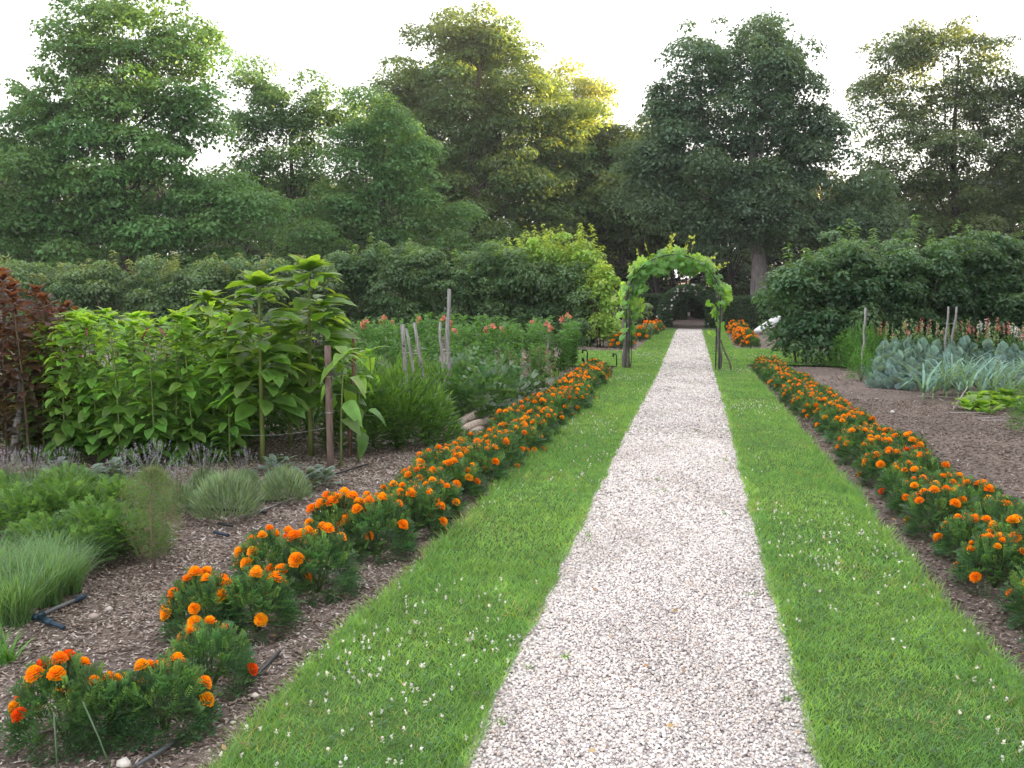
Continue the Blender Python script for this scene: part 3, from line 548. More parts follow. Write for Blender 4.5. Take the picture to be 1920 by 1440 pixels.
t, pth, w2, h2, sp2 = arch('distant arch smothered in dark climbing rose with white blooms', 1293, 80, 53, 548, 1, 'rose_arch')
g = Geo(); g.tube(np.c_[pth[:, 0] * .9, np.zeros(len(pth)), pth[:, 1] * .97], .03, (.03, .03, .03), 5); part('hoop', g.mesh('hoop', M_STEEL, True), t)
g = Geo(); N = 15000; k = rnd(0, len(pth) - 1.01, N); i = k.astype(int); f = (k - i)[:, None]; p = pth[i] * (1 - f) + pth[i + 1] * f
p = p * (1 + rnd(-.2, .42, (N, 1)) * [1, .5]); p[:, 1] = np.maximum(p[:, 1], 0); g.scatter(LEAF, np.c_[p[:, 0], rnd(0, 1, N) ** 2 * 4.5 - .8, p[:, 1]], rdir(N), rdir(N) + [0, -.4, .5], rnd(.09, .17, N), vary((.055, .11, .055), N, .3)); part('foliage', g.mesh('foliage', M_LEAF), t)
g = Geo(); n = 14; g.scatter(ROUND, np.zeros((n, 3)), rdir(n), rdir(n), 1.0, vary((.75, .72, .72), n, .1)); g.add(ICO_V * .6, ICO_F, (.78, .75, .74)); me = g.mesh('rose', M_WHITE)
for j in R.choice(15000, 60): part('rose', me, t, (p[j, 0] * 1.04, rnd(-.95, -.6), p[j, 1] * 1.04), (rnd(0, 6), rnd(0, 6), 0), rnd(.04, .08))

# ------------------------------------------------------------------ marigolds
def flower_mesh(seed, c0, c1, rad=.036):
    g = Geo(); q = np.random.RandomState(seed)
    for ring, (n, r, up, L) in enumerate([(11, .55, -.05, .62), (12, .48, .22, .6), (11, .36, .5, .55), (9, .22, .85, .5), (7, .08, 1.4, .42)]):
        for k in range(n):
            a = 2 * pi * (k + .5 * ring) / n + q.uniform(-.15, .15); d = np.array([[cos(a), sin(a), up + q.uniform(-.12, .12)]])
            p = np.array([[cos(a) * r * .45, sin(a) * r * .45, .12 + ring * .12]]) * rad
            f = q.uniform(0, 1); col = np.array([c0]) * (1 - f) + np.array([c1]) * f; col = col * q.uniform(.85, 1.1)
            g.scatter((PET_V + q.normal(size=PET_V.shape) * .03, PET_F, PET_K), p, d, np.array([[-cos(a) * .6, -sin(a) * .6, 1]]), rad * L * 1.15, col)
    g.tube([(0, 0, -.05), (0, 0, .002)], [.002, .006], (.06, .13, .04), 5)
    return g.mesh('flower', M_PETAL)
PET_V = np.array([(-.16, 0, 0), (.16, 0, 0), (-.38, .6, .08), (0, .62, -.02), (.38, .6, .08), (-.34, .95, .22), (-.1, 1.05, .04), (.14, 1.0, .2), (.36, .9, .08)], float)
PET_F = np.array([(0, 1, 3), (0, 3, 2), (1, 4, 3), (2, 3, 6), (2, 6, 5), (3, 7, 6), (3, 4, 8), (3, 8, 7)]); PET_K = np.array([.7, .7, .9, .85, .9, 1.05, 1.02, 1.05, 1.05])
FL = [flower_mesh(1, (.95, .34, .008), (.95, .46, .012)), flower_mesh(2, (.94, .27, .006), (.95, .38, .008)), flower_mesh(3, (.95, .42, .012), (.96, .55, .018)), flower_mesh(4, (.94, .31, .006), (.95, .48, .012)), flower_mesh(5, (.76, .10, .006), (.88, .17, .008))]
MAR = []
for k in range(6):
    g = Geo(); N = 400; a = rnd(0, 2 * pi, N); e = np.arcsin(rnd(-.42, .98, N)); rr = rnd(.45, 1, N) ** .5
    px = np.array([rnd(.17, .2), rnd(.17, .2), rnd(.2, .235)]); u = np.c_[np.cos(a) * np.cos(e), np.sin(a) * np.cos(e), np.sin(e)]
    u[:, 2] = np.where(u[:, 2] < 0, u[:, 2] * .4, u[:, 2]); pos = u * px * rr[:, None] * .85 + [0, 0, .055]; d = unit(u * 1.0 + [0, 0, .35] + .45 * rdir(N)); nr = unit(u * .5 + [0, 0, .9] + .4 * rdir(N))
    for T, sl in ((PIN5, slice(0, 200)), (PIN4, slice(200, 400))): g.scatter(T, pos[sl], d[sl], nr[sl], rnd(.075, .115, N)[sl], vary((.068, .15, .07), N, .4, .12)[sl], wid=rnd(.075, .11, N)[sl])
    n = 45; uu = unit(rdir(n) * [1, 1, .5] + [0, 0, .8]); g.scatter(PIN5, uu * px * .98 + [0, 0, .045], unit(uu + [0, 0, .5]), uu + .3 * rdir(n), rnd(.05, .08, n), vary((.13, .25, .08), n, .25), wid=rnd(.05, .08, n))
    n = 9; uu = unit(rdir(n) * [1, 1, .5] + [0, 0, .9]); g.scatter((ICO_V * [.6, 1, .6], ICO_F), uu * px * 1.12 + [0, 0, .05], uu, rdir(n), .010, vary((.22, .34, .07), n))
    for j in range(7):
        q = rdir(1)[0] * .12; g.tube([(0, 0, -.02), (q[0] * .5, q[1] * .5, .08), (q[0], q[1], .2)], [.006, .005, .003], (.07, .12, .04), 4)
    MAR.append((g.mesh('foliage', M_LEAF), px))
def marigold(label, p, sc, nf, group, rz=None, big=1.0, tones=(0, 3, 2, 1, 4), out=pi * .85):
    k = R.randint(6); me, px = MAR[k]; rz = rnd(0, 6.28) if rz is None else rz
    t = thing('marigold_plant', label, 'marigold', (p[0], p[1], p[2] - .01), rz, group, sc); part('foliage', me, t)
    U = [];
    for j in range(nf):
        for _ in range(30):
            a = out + R.normal() * 1.35 - rz; e = rnd(.35, 1.5) if R.uniform() < .85 else rnd(.0, .35); u = np.array([cos(a) * cos(e), sin(a) * cos(e), sin(e)])
            if all(np.linalg.norm((u - v) * px) > .055 for v in U): break
        U.append(u); q = u * px * rnd(1.02, 1.16) + [0, 0, .055]; tl = (pi / 2 - e) * .6; q = q + (u * .012 if big > 1 else 0)
        f = R.choice(tones, p=[.36, .22, .26, .12, .04]) if len(tones) == 5 else R.choice(tones)
        part('flower', FL[f], t, q, (0, tl, a), rnd(.72, 1.15) * (1.06 * big if big > 1 else .94 * big))
    return t
def row(pts, shift):
    P = np.array([gp(a, b) for a, b in pts]); P = P[np.argsort(P[:, 1])]; return lambda y: np.interp(y, P[:, 1], P[:, 0]) + shift
RL = row([(390, 1400), (475, 1330), (565, 1250), (680, 1120), (770, 1040), (860, 970), (990, 860), (1080, 780), (1140, 705)], -.21)
RR = row([(1960, 1260), (1865, 1150), (1801, 1090), (1757, 1043), (1720, 1009), (1679, 960), (1632, 915), (1564, 846), (1523, 802), (1470, 752), (1414, 697)], .25)
GLR = 'marigolds in the left border row'; GRR = 'marigolds in the right border row'
hand = [(126, 1384, .78, 15, 1.05), (212, 1376, .64, 5, 1.03), (312, 1366, .74, 8, 1.05), (392, 1288, .76, 9, 1.05), (385, 1186, .82, 20, 1.03), (482, 1180, .82, 11, 1.02), (515, 1098, .86, 15, 1.05), (592, 1112, .9, 12, 1.05), (640, 1030, .88, 16, 1.05), (706, 1038, .92, 13, 1.05)]
for i, (a, b, s, n, bg_) in enumerate(hand):
    marigold('%s orange marigold bush from the near end of the left border' % ORD[i], gp(a, b), (s, s, s * 1.12), n, GLR, big=bg_, tones=(0, 3, 2, 1, 4))
y = gp(700, 1005)[1] + .12; yend = gp(1120, 700)[1]; i = len(hand); sgn = 1
while y < yend:
    x = RL(y) + sgn * rnd(.06, .15) - .02; marigold('%s orange marigold bush from the near end of the left border' % ORD[min(i, 58)], (x, y, float(gz(y))), rnd(.78, 1.0), R.randint(13, 24), GLR); sgn = -sgn; y += rnd(.22, .30) * (1 if y < 9 else 1.2); i += 1
y = gp(1920, 1230)[1] - .3; yend = gp(1440, 690)[1]; i = 0; sgn = 1
while y < yend:
    x = RR(y) + sgn * rnd(.06, .16) + .03; marigold('%s orange marigold bush from the near end of the right border' % ORD[min(i, 58)], (x, y, float(gz(y))), rnd(.78, 1.0), R.randint(13, 24), GRR, out=pi * .3); sgn = -sgn; y += rnd(.22, .30) * (1 if y < 9 else 1.2); i += 1
for nm, A, B, n in (('left', (1165, 652), (1236, 620), 11), ('right', (1412, 653), (1366, 613), 13)):
    a, b = gp(*A), gp(*B)
    for i in range(n):
        f = i / (n - 1); p = a * (1 - f) + b * f; p[0] += rnd(-.15, .15)
        for dx in (0,): marigold('%s marigold bush from the near end of the far %s border beyond the vine arch' % (ORD[i], nm), (p[0], p[1], float(gz(p[1]))), rnd(1.25, 1.6), R.randint(16, 24), 'marigolds beyond the vine arch, %s side' % nm, big=1.15)

# ------------------------------------------------------------------ tall amaranths
def stalk(h, r, nl, L, T, c_low, c_top, stem_col, z0=.2, tassel=None, topfan=10, mat=None, width=None, droop=0.0):
    """returns parts list (name, mesh)"""
    g = Geo(); zz = np.linspace(0, h, 7); bx, by = rnd(-.05, .05, 2); g.tube(np.c_[bx * (zz / h) ** 2 * h, by * (zz / h) ** 2 * h, zz - .03 * (zz == 0)], np.linspace(r, r * .35, 7), stem_col, 7)
    lf = Geo(); f = np.sort(rnd(z0, 1, nl)); a = np.arange(nl) * 2.4 + rnd(-.9, .9, nl); z = f * h
    pl = .25 + .4 * np.sin(pi * np.clip(f, .1, 1)) ; base = np.c_[bx * f ** 2 * h, by * f ** 2 * h, z]
    dr = np.c_[np.cos(a), np.sin(a), .55 - .3 * (1 - f)]; pos = base + unit(dr) * (L * pl)[:, None] * (1.15 - .7 * f)[:, None]
    c = np.array(c_low)[None] * (1 - f[:, None]) + np.array(c_top)[None] * f[:, None]; c = c * rnd(.55, 1.45, (nl, 1)) * (1 + R.uniform(-.12, .12, (nl, 3)))
    sc = L * (1.05 - .35 * f) * rnd(.75, 1.15, nl); lf.scatter(T, pos, np.c_[np.cos(a), np.sin(a), rnd(-.5, .4, nl) + .3 * (f - .6) - droop], np.c_[np.zeros((nl, 2)), np.ones(nl)] + .45 * rdir(nl), sc, c)
    for i in range(0, nl, 1): lf.add(*_thin(base[i], pos[i], .0025), np.array(c_low) * 1.2)
    n = topfan; a = np.arange(n) * 2.4; lf.scatter(T, np.tile([bx * h, by * h, h - .01], (n, 1)), np.c_[np.cos(a), np.sin(a), rnd(.2, 1.6, n)], np.c_[-np.cos(a), -np.sin(a), np.ones(n)], L * rnd(.45, .8, n), vary(c_top, n, .15))
    out = [('stem', g.mesh('stem', M_STEM, True)), ('leaves', lf.mesh('leaves', mat or M_THIN))]
    if tassel:
        for _ in range(tassel[0]):
            tg = Geo()
            q = np.array([bx * h, by * h, 0]) + [rnd(-.16, .16), rnd(-.16, .16), h * rnd(.7, 1.0)]; Lh = rnd(.05, .12)
            p = [q, q + [rnd(-.03, .03), rnd(-.03, .03), .01], q + [rnd(-.05, .05), rnd(-.05, .05), -Lh]]; tg.tube(p, [.005, .010, .004], tassel[1], 6)
            out.append(('flower_tassel', tg.mesh('flower_tassel', M_PETAL)))
    return out
def _thin(p, q, w):
    return np.array([p + [w, 0, 0], p - [w, 0, 0], q + [0, 0, w], q - [0, 0, w]]), [(0, 1, 2), (1, 3, 2), (0, 3, 1)]
def inst(parts, name, label, cat, p, sc=1.0, group=None, rz=None):
    t = thing(name, label, cat, (p[0], p[1], p[2] - .01), rnd(0, 6.28) if rz is None else rz, group, sc)
    for nm, me in parts: part(nm, me, t)
    return t
GRN = [stalk(1.25, .010, 110, .165, [OV1, OVW][k % 2], (.085, .195, .05), (.21, .36, .07), (.16, .22, .06), 0.05, (1, (.34, .10, .14)), 10) for k in range(4)]  # top leaves naturally lighter, with the sunlit yellow-green rim also in their colour
RED = [stalk(1.5, .015, 130, .17, OV1, (.05, .055, .035), (.12, .05, .04), (.12, .09, .06), .1, None, 12) for k in range(3)]
GIA = [stalk(1.7, .022, 100, .32, [WIDE, OV1][k % 2], (.07, .16, .05), (.17, .29, .05), (.17, .21, .06), .3, None, 20, droop=.0) for k in range(3)]
sunf = [stalk(.95, .012, 9, .24, OV3, (.08, .19, .045), (.17, .34, .06), (.17, .22, .07), .3, None, 4, mat=M_LEAF, droop=.1) for k in range(2)]
k = 0
for r, (py, xs) in enumerate([(866, np.linspace(85, 430, 11)), (848, np.linspace(60, 450, 12)), (832, np.linspace(30, 470, 11))]):
    for i, x in enumerate(xs):
        p = gp(x + rnd(-8, 8), py + rnd(-5, 5)); hgt = ht(x, py, np.interp(x, [60, 150, 250, 400], [615, 575, 585, 580]) + rnd(-8, 12)) / 1.32
        inst(GRN[k % 4], 'amaranth_plant', '%s green amaranth from the left in the %s of the bright leafy block' % (ORD[i], ['front row', 'middle row', 'back row'][r]), 'amaranth', p, (hgt * rnd(.9, 1.05), hgt * rnd(.9, 1.05), hgt), 'green amaranths with pink tassels'); k += 1
for i, (x, py, tp) in enumerate([(-30, 866, 520), (15, 862, 512), (55, 866, 545), (95, 858, 550), (-10, 840, 510), (40, 842, 530), (85, 838, 550), (130, 842, 565), (70, 852, 535), (20, 834, 505), (108, 850, 562)]):
    hgt = ht(x, py, tp) / 1.55; inst(RED[i % 3], 'red_amaranth', '%s of the bronze-leaved amaranths at the left edge, front line first' % ORD[i], 'amaranth', gp(x, py), hgt, 'bronze-red amaranths at the left edge')
for x, py, tp, lab in [(493, 868, 515, 'tall amaranth with a thick stem standing left of the brown post'), (583, 852, 487, 'tallest amaranth with broad drooping leaves behind the brown post'), (395, 846, 545, 'tall amaranth rising from the right end of the bright leafy block'), (445, 842, 580, 'shorter stout amaranth between two tall ones'), (545, 838, 590, 'slim amaranth half hidden between the two tallest'), (612, 842, 560, 'tall amaranth leaning behind the top of the brown post')]:
    hgt = ht(x, py, tp) / 1.8; inst(GIA[R.randint(3)], 'giant_amaranth', lab, 'amaranth', gp(x, py), (hgt * 1.25, hgt * 1.25, hgt), 'tall thick-stemmed amaranths')
for x, py, tp, lab in [(640, 872, 640, 'broad-leaved young plant just right of the brown post'), (672, 860, 690, 'low broad-leaved plant with big hanging leaves, right of the brown post'), (700, 835, 640, 'broad-leaved plant by the reddish stake')]:
    hgt = ht(x, py, tp) / 1.05; inst(sunf[R.randint(2)], 'sunflower_seedling', lab, 'sunflower', gp(x, py), hgt, 'young broad-leaved plants')

# ------------------------------------------------------------------ posts, wires, logs
def post(name, label, base, top, r, col, group=None, square=False, knots=True, cat='post', px_=None):
    base = np.array(base); top = np.array(top); n = 7; g = Geo(); tt = np.linspace(0, 1, n)[:, None]; d = top - base
    pts = d * tt + np.c_[rnd(-1, 1, n), rnd(-1, 1, n), np.zeros(n)] * r * (0 if square else .6); pts[0] = [0, 0, -.15]
    g.tube(pts, r * (1 - .25 * tt[:, 0]) * rnd(.92, 1.08, n) if not square else r * 1.25, col, 4 if square else 9)
    if knots and not square:
        for _ in range(3): q = d * rnd(.3, .95); a = rnd(0, 6.28); g.tube([q, q + np.array([cos(a), sin(a), .5]) * r * 1.6], [r * .5, r * .25], np.array(col) * .8, 6)
    t = thing(name, label, cat, base, 0, group); part('shaft', g.mesh('shaft', M_WOOD, not square), t)
    tr = Geo(); z = .45 * d[2]
    for dz in (0, .004, .3 * d[2]): th = np.linspace(0, 2 * pi, 13); tr.tube(np.c_[np.cos(th) * r * 1.35, np.sin(th) * r * 1.35, z + dz + 0 * th] + d * [1, 1, 0] * .45, .0015, (.5, .5, .5), 4)
    part('wire_wrap', tr.mesh('wire_wrap', M_WIRE), t); return t
def topat(px, py, Z): return at(px, py, Z)
def pst(name, label, b, tpx, tpy, r, col, dz=0, **k):
    p = gp(*b) if len(b) == 2 else gd(b[0], b[2]); Z = depth(p) + dz; return post(name, label, p, at(tpx, tpy, Z), r, col, **k), p
GRY = (.26, .25, .25); BRN = (.16, .115, .10); GP_ = 'weathered stakes among the perennials'
pst('square_post', 'square brown wooden post wound with wire in front of the tall amaranths', (620, 876), 614, 648, .03, BRN, square=True)
pst('wooden_stake', 'reddish brown stake leaning behind the square post', (655, 850), 664, 626, .022, (.2, .12, .09), group=GP_)
pst('wooden_stake', 'upright grey stake, left of the three standing close together', (765, 820), 757, 608, .026, GRY, group=GP_)
pst('wooden_stake', 'thin grey stake leaning right from the top of the upright one', (790, 0, 10.5), 763, 615, .018, GRY, group=GP_)
pst('wooden_stake', 'crooked grey stake leaning left, right of the close pair', (808, 0, 11), 776, 605, .022, GRY, group=GP_)
pst('wooden_stake', 'tallest grey knotty stake standing above the lily bed', (838, 0, 13), 841, 542, .032, GRY, group=GP_)
pst('wooden_stake', 'short thin stake leaning against the tallest grey stake', (835, 0, 12.6), 824, 604, .02, GRY, group=GP_)
pst('wooden_stake', 'stubby grey stake at the right end of the lily bed', (1030, 0, 18), 1030, 604, .04, GRY, group=GP_)
pst('wooden_stake', 'grey post in shade at the foot of the red amaranths', (35, 866), 32, 690, .035, (.2, .19, .18), group=GP_)
pst('wooden_stake', 'lone grey stake among tall ferny plants on the right', (1622, 0, 18.5), 1624, 577, .026, GRY, group=GP_)
pst('wooden_stake', 'left of the two close grey stakes behind the leeks', (1776, 0, 19.5), 1778, 575, .026, GRY, group=GP_)
pst('wooden_stake', 'right of the two close grey stakes, leaning right', (1786, 0, 19.5), 1794, 575, .026, GRY, group=GP_)
def wire(label, pts, r=.0012):
    P = np.array(pts); t = np.linspace(0, 1, 12)[:, None]; q = P[0] * (1 - t) + P[1] * t; q[:, 2] -= (.03 * 4 * t * (1 - t))[:, 0]
    g = Geo(); g.tube(q - P[0], r, (.5, .5, .5), 5); solo('fence_wire', g.mesh('fence_wire', M_WIRE, True), label, 'wire', P[0], group='thin wires strung between the stakes')
pb = gp(620, 876); Zb = depth(pb)
wire('lower wire running left from the square brown post through the amaranths', [at(616, 801, Zb), at(430, 815, Zb)])
wire('wire running from the square brown post to the first upright grey stake', [at(616, 740, Zb), at(760, 718, 9.6)])
wire('lower wire from the square brown post towards the log pile', [at(616, 768, Zb), at(800, 780, 9.8)])
wire('wire stretched between the grey stakes over the perennials', [at(757, 700, 9.6), at(830, 696, 12.8)])
def log(label, a, b, r, bend=0):
    P = np.array([a, (np.array(a) + b) / 2 + [0, 0, bend], b]); t = np.linspace(0, 1, 8)
    q = np.outer((1 - t) ** 2, P[0]) + np.outer(2 * t * (1 - t), P[1]) + np.outer(t ** 2, P[2]); g = Geo(); g.tube(q - P[0], r * rnd(.96, 1.05, 8), (.46, .38, .32), 11)
    solo('log', g.mesh('log', M_WOOD, True), label, 'log', P[0], group='cut logs piled beside the left marigolds')
Zl = depth(gp(868, 812)); lz = lambda px, py, dz=0: at(px, py, Zl + dz)
log('upper log of the pile, propped up to the left', lz(840, 806), lz(892, 778, .5), .05)
log('crooked log lying across the front of the pile', lz(860, 812, -.12), lz(922, 792, .35), .046, .07)
log('short log end showing under the crooked log', lz(884, 812, -.2), lz(908, 800, .3), .034)
log('log at the bottom left of the pile, end grain facing out', lz(846, 818, -.05), lz(885, 806, .4), .038)
log('small log lying at the right foot of the pile', lz(896, 812, -.1), lz(905, 800, .4), .034)

# ------------------------------------------------------------------ herbs of the near left bed
def tuft(n, h, spread, w_, col, T=BL1, rad=.03, droop=.0, tips=None, mat=None, name='leaves', hv=(.5, 1.1)):
    g = Geo(); a = rnd(0, 2 * pi, n); tl = rnd(0, spread, n); d = np.c_[np.cos(a) * tl, np.sin(a) * tl, np.ones(n)]; r = rad * rnd(0, 1, n) ** .5; b = rnd(0, 2 * pi, n)
    pos = np.c_[np.cos(b) * r, np.sin(b) * r, np.zeros(n) - .005]; nn = np.c_[np.cos(a) * -1, np.sin(a) * -1, np.full(n, .5)] * -1
    g.scatter(T, pos, d, np.c_[-np.cos(a), -np.sin(a), tl], h * rnd(hv[0], hv[1], n), vary(col, n, .3, .1), wid=w_ * rnd(.7, 1.3, n)); return g
def lavender(flow):
    sp_l = []; g = Geo(); n = 1900; u = rdir(n); u[:, 2] = np.abs(u[:, 2]) * 1.1; r = rnd(.3, 1, n) ** .5
    pos = u * r[:, None] * [.15, .15, .16] + [0, 0, .02]; d = unit(u + [0, 0, .9] + .35 * rdir(n)); g.scatter(BL1, pos, d, rdir(n), rnd(.035, .07, n), vary((.21, .3, .19), n, .3, .08), wid=rnd(.003, .006, n))
    out = [('foliage', None)]; s = Geo()
    for _ in range(flow):
        a = rnd(0, 6.28); tl = rnd(0, .6); L = rnd(.26, .44); q = np.array([cos(a) * tl, sin(a) * tl, 1]); q = q / np.linalg.norm(q)
        g.add(*_thin(np.array([0, 0, .05]) + q * .08, q * L, .002), (.24, .33, .22)); n2 = 12; s = Geo(); sp_l.append(s); s.scatter(LEAF, q * L + q * rnd(-.03, .02, (n2, 1)), unit(rdir(n2) + q), rdir(n2), .009, vary((.30, .28, .42), n2, .3))
    out = [('foliage', g.mesh('foliage', M_MATTE))]
    for s in sp_l: out.append(('flower_spike', s.mesh('flower_spike', M_PETAL)))
    return out
LAV = [lavender(0), lavender(45), lavender(65)]
GH = 'lavender mounds edging the left bed'
for x, py, tp, k, lab in [(535, 938, 872, 0, 'round grey-green lavender mound nearest the mulch path'), (425, 968, 880, 0, 'grey-green lavender mound in front, right of the bronze fennel'), (335, 960, 870, 1, 'lavender with loose grey stalks behind the bronze fennel'), (240, 950, 855, 1, 'lavender with upright mauve spikes in the middle of the herb bed'), (460, 915, 850, 1, 'lavender with sparse mauve spikes behind the two mounds'), (385, 925, 845, 2, 'tall flowering lavender behind the front mound'), (285, 930, 840, 2, 'tall flowering lavender left of the others in the rear line'), (60, 925, 850, 2, 'mauve lavender at the left edge of the herb bed'), (120, 920, 850, 2, 'mauve lavender second from the left edge'), (10, 925, 850, 2, 'lavender cut by the left edge of the picture'), (100, 960, 880, 0, 'green lavender mound before the left mauve ones')]:
    sc = ht(x, py, tp) / [.22, .36, .36][k]; inst(LAV[k], 'lavender_plant', lab, 'lavender', gp(x, py), sc if k else (sc, sc, sc), GH)
def rosette(n, L, T, col, mat, up=.5, stems=False, h=.12, rad=.08):
    g = Geo(); a = rnd(0, 2 * pi, n); f = rnd(0, 1, n); pos = np.c_[np.cos(a) * rad * f, np.sin(a) * rad * f, h * (1 - f) * rnd(.3, 1, n)]
    g.scatter(T, pos, np.c_[np.cos(a), np.sin(a), up * rnd(.2, 1.6, n)], np.c_[-np.cos(a) * .3, -np.sin(a) * .3, np.ones(n)] + .2 * rdir(n), L * rnd(.6, 1.15, n), vary(col, n, .22, .06)); return [('leaves', g.mesh('leaves', mat))]
EAR = [rosette(46, .13, OV1, (.18, .24, .2), M_MATTE, .6, h=.16, rad=.16) for _ in range(2)]
for x, py, lab in [(605, 905, 'lambs ear rosette with silvery leaves below the square post'), (572, 912, 'silvery lambs ear left of the square post foot'), (170, 905, 'grey-leaved low plant behind the parsley'), (215, 895, 'grey-leaved low plant right of the one behind the parsley'), (110, 890, 'grey-leaved low plant near the left edge'), (520, 888, 'low silvery plant behind the round lavender mound')]:
    inst(EAR[R.randint(2)], 'lambs_ear', lab, 'lambs ear', gp(x, py), rnd(.7, .95), 'silvery low leafy plants')
def bushy(w2, h, n, T, L, col, tip, mat=M_LEAF, name='foliage', tn=60, flower=None):
    g = Geo(); u = rdir(n); u[:, 2] = np.abs(u[:, 2]); r = rnd(.2, 1, n) ** .45; pos = u * r[:, None] * [w2, w2, h * .85] + [0, 0, .04]
    c = vary(col, n, .3, .1); tt = (r * u[:, 2])[:, None] * rnd(0, 1, (n, 1)); c = c * (1 - tt) + np.array(tip) * tt
    g.scatter(T, pos, unit(u * [1, 1, .6] + [0, 0, .35] + .4 * rdir(n)), unit(u * .4 + [0, 0, 1] + .35 * rdir(n)), L * rnd(.65, 1.25, n), c)
    for _ in range(8): q = rdir(1)[0]; g.tube([(0, 0, -.02), (q[0] * w2 * .4, q[1] * w2 * .4, h * .4), (q[0] * w2 * .7, q[1] * w2 * .7, h * .75)], [.006, .005, .002], np.array(col) * 1.2, 4)
    out = [(name, g.mesh(name, mat))]
    if flower:
        s = Geo()
        for _ in range(flower[0]):
            q = unit(rdir(1)[0] * [1, 1, .6] + [0, 0, .9]) * [w2, w2, h * .98] + [0, 0, .05]; n2 = 9; s.scatter(LEAF, np.tile(q, (n2, 1)), rdir(n2) + [0, 0, .3], rdir(n2), flower[2], vary(flower[1], n2, .2), wid=flower[2] * 1.2)
        out.append(('flowers', s.mesh('flowers', M_WHITE)))
    return out
PARS = [bushy(.22, .27, 900, PIN6, .05, (.07, .16, .05), (.16, .29, .09)) for _ in range(2)]
for i, (x, py, s, lab) in enumerate([(50, 1010, 1.1, 'bright green parsley clump at the left edge above the chives'), (120, 1000, 1.15, 'bright green parsley clump in the middle of the parsley patch'), (185, 1040, 1.1, 'parsley clump nearest the bare soil'), (215, 990, 1.1, 'parsley clump just left of the bronze fennel'), (75, 1050, .9, 'parsley clump partly behind the chives'), (150, 1062, .8, 'low parsley clump beside the chives, near the soil'), (0, 985, 1.1, 'parsley clump cut by the left edge'), (130, 965, 1.1, 'parsley clump at the back of the patch'), (255, 1035, .8, 'small parsley tuft at the foot of the fennel')]):
    inst(PARS[i % 2], 'parsley_plant', lab, 'parsley', gp(x, py), s, 'parsley clumps in the herb bed')
CHV = [[('leaves', tuft(620, .36, .55, .0038, (.14, .26, .12), BL2, .07).mesh('leaves', M_LEAF))] for _ in range(2)]
for i, (x, py, s, lab) in enumerate([(25, 1165, .95, 'chive clump at the lower left edge beside the pipe'), (85, 1130, .95, 'chive clump leaning right beside the pipe joint'), (130, 1105, .8, 'smaller chive clump nearest the bare soil'), (40, 1110, .9, 'chive clump behind the front ones at the left'), (-25, 1130, 1, 'chive clump cut by the left edge'), (90, 1085, .85, 'chive clump against the parsley')]):
    inst(CHV[i % 2], 'chive_clump', lab, 'chives', gp(x, py), s, 'chive clumps at the left edge')
g1 = tuft(110, .12, .9, .005, (.1, .25, .05), BL2, .05)
inst([('leaves', g1.mesh('leaves', M_LEAF))], 'grass_tuft', 'small bright tuft at the left edge below the chives', 'tuft', gp(0, 1235), 1.2)
inst([('leaves', g1.mesh('leaves', M_LEAF))], 'grass_tuft', 'small green tuft behind the one at the left edge below the chives', 'tuft', gp(-18, 1215), 1.1)
g = Geo(); g.tube([(0, 0, -.02), (.01, 0, .2), (0, 0, .48)], [.007, .006, .003], (.25, .17, .15), 6)
lf = Geo(); n = 4200; f = rnd(.1, 1, n); a = rnd(0, 6.28, n); r = .15 * np.sin(pi * np.clip(f, .15, .97)) ** .6 * rnd(0, 1, n) ** .6
lf.scatter(BLADE, np.c_[np.cos(a) * r, np.sin(a) * r, f * .46 + r * .3], rdir(n) + [0, 0, .6], rdir(n), rnd(.02, .05, n), np.where(R.uniform(size=(n, 1)) < .3, vary((.17, .13, .12), n), vary((.09, .17, .07), n)), wid=np.full(n, .0024))
inst([('stem', g.mesh('stem', M_STEM, True)), ('leaves', lf.mesh('leaves', M_THIN))], 'bronze_fennel', 'wispy bronze fennel standing alone at the edge of the herb bed', 'fennel', gp(290, 1062), 1.15)
# ------------------------------------------------------------------ perennials behind
DAH = [bushy(.36, .8, 1100, NARROW, .11, (.055, .135, .035), (.16, .31, .06), mat=M_LEAF) for _ in range(2)] + [bushy(.34, .8, 520, LANCE, .13, (.05, .13, .04), (.14, .28, .07), mat=M_GLOSS)]
for i, (x, py, tp, k) in enumerate([(680, 842, 690, 0), (745, 838, 680, 0), (800, 835, 700, 1), (822, 822, 730, 2), (700, 800, 660, 1), (760, 795, 665, 0), (815, 790, 672, 1), (860, 790, 700, 0), (690, 765, 655, 0), (780, 760, 655, 1), (640, 800, 665, 1), (640, 770, 655, 2), (580, 820, 660, 0), (500, 815, 655, 1), (420, 812, 650, 0), (330, 812, 650, 1), (240, 812, 650, 0), (150, 812, 650, 1), (60, 812, 640, 0), (560, 780, 640, 1), (450, 780, 640, 0), (340, 780, 640, 1)]):
    sc = ht(x, py, tp) / .78; inst(DAH[k], 'aster_bush', '%s bushy green perennial of the bed behind the posts, counted from the path side' % ORD[i], 'perennial', gp(x, py), sc, 'bushy green perennials behind the posts')
PEO = [bushy(.42, .62, 190, pinnate(3, .10, .6, .5), .28, (.045, .11, .045), (.12, .23, .09), mat=M_GLOSS) for _ in range(2)]
for x, py, tp, lab in [(900, 795, 690, 'glossy dark peony with arching leaves behind the log pile'), (945, 770, 685, 'glossy peony nearest the mulch strip and marigolds'), (880, 750, 672, 'peony at the back between the glossy pair and stakes'), (830, 745, 680, 'pale blue-green peony beneath the tallest grey stake')]:
    inst(PEO[R.randint(2)], 'peony_bush', lab, 'peony', gp(x, py), ht(x, py, tp) / .62, 'glossy peony bushes')
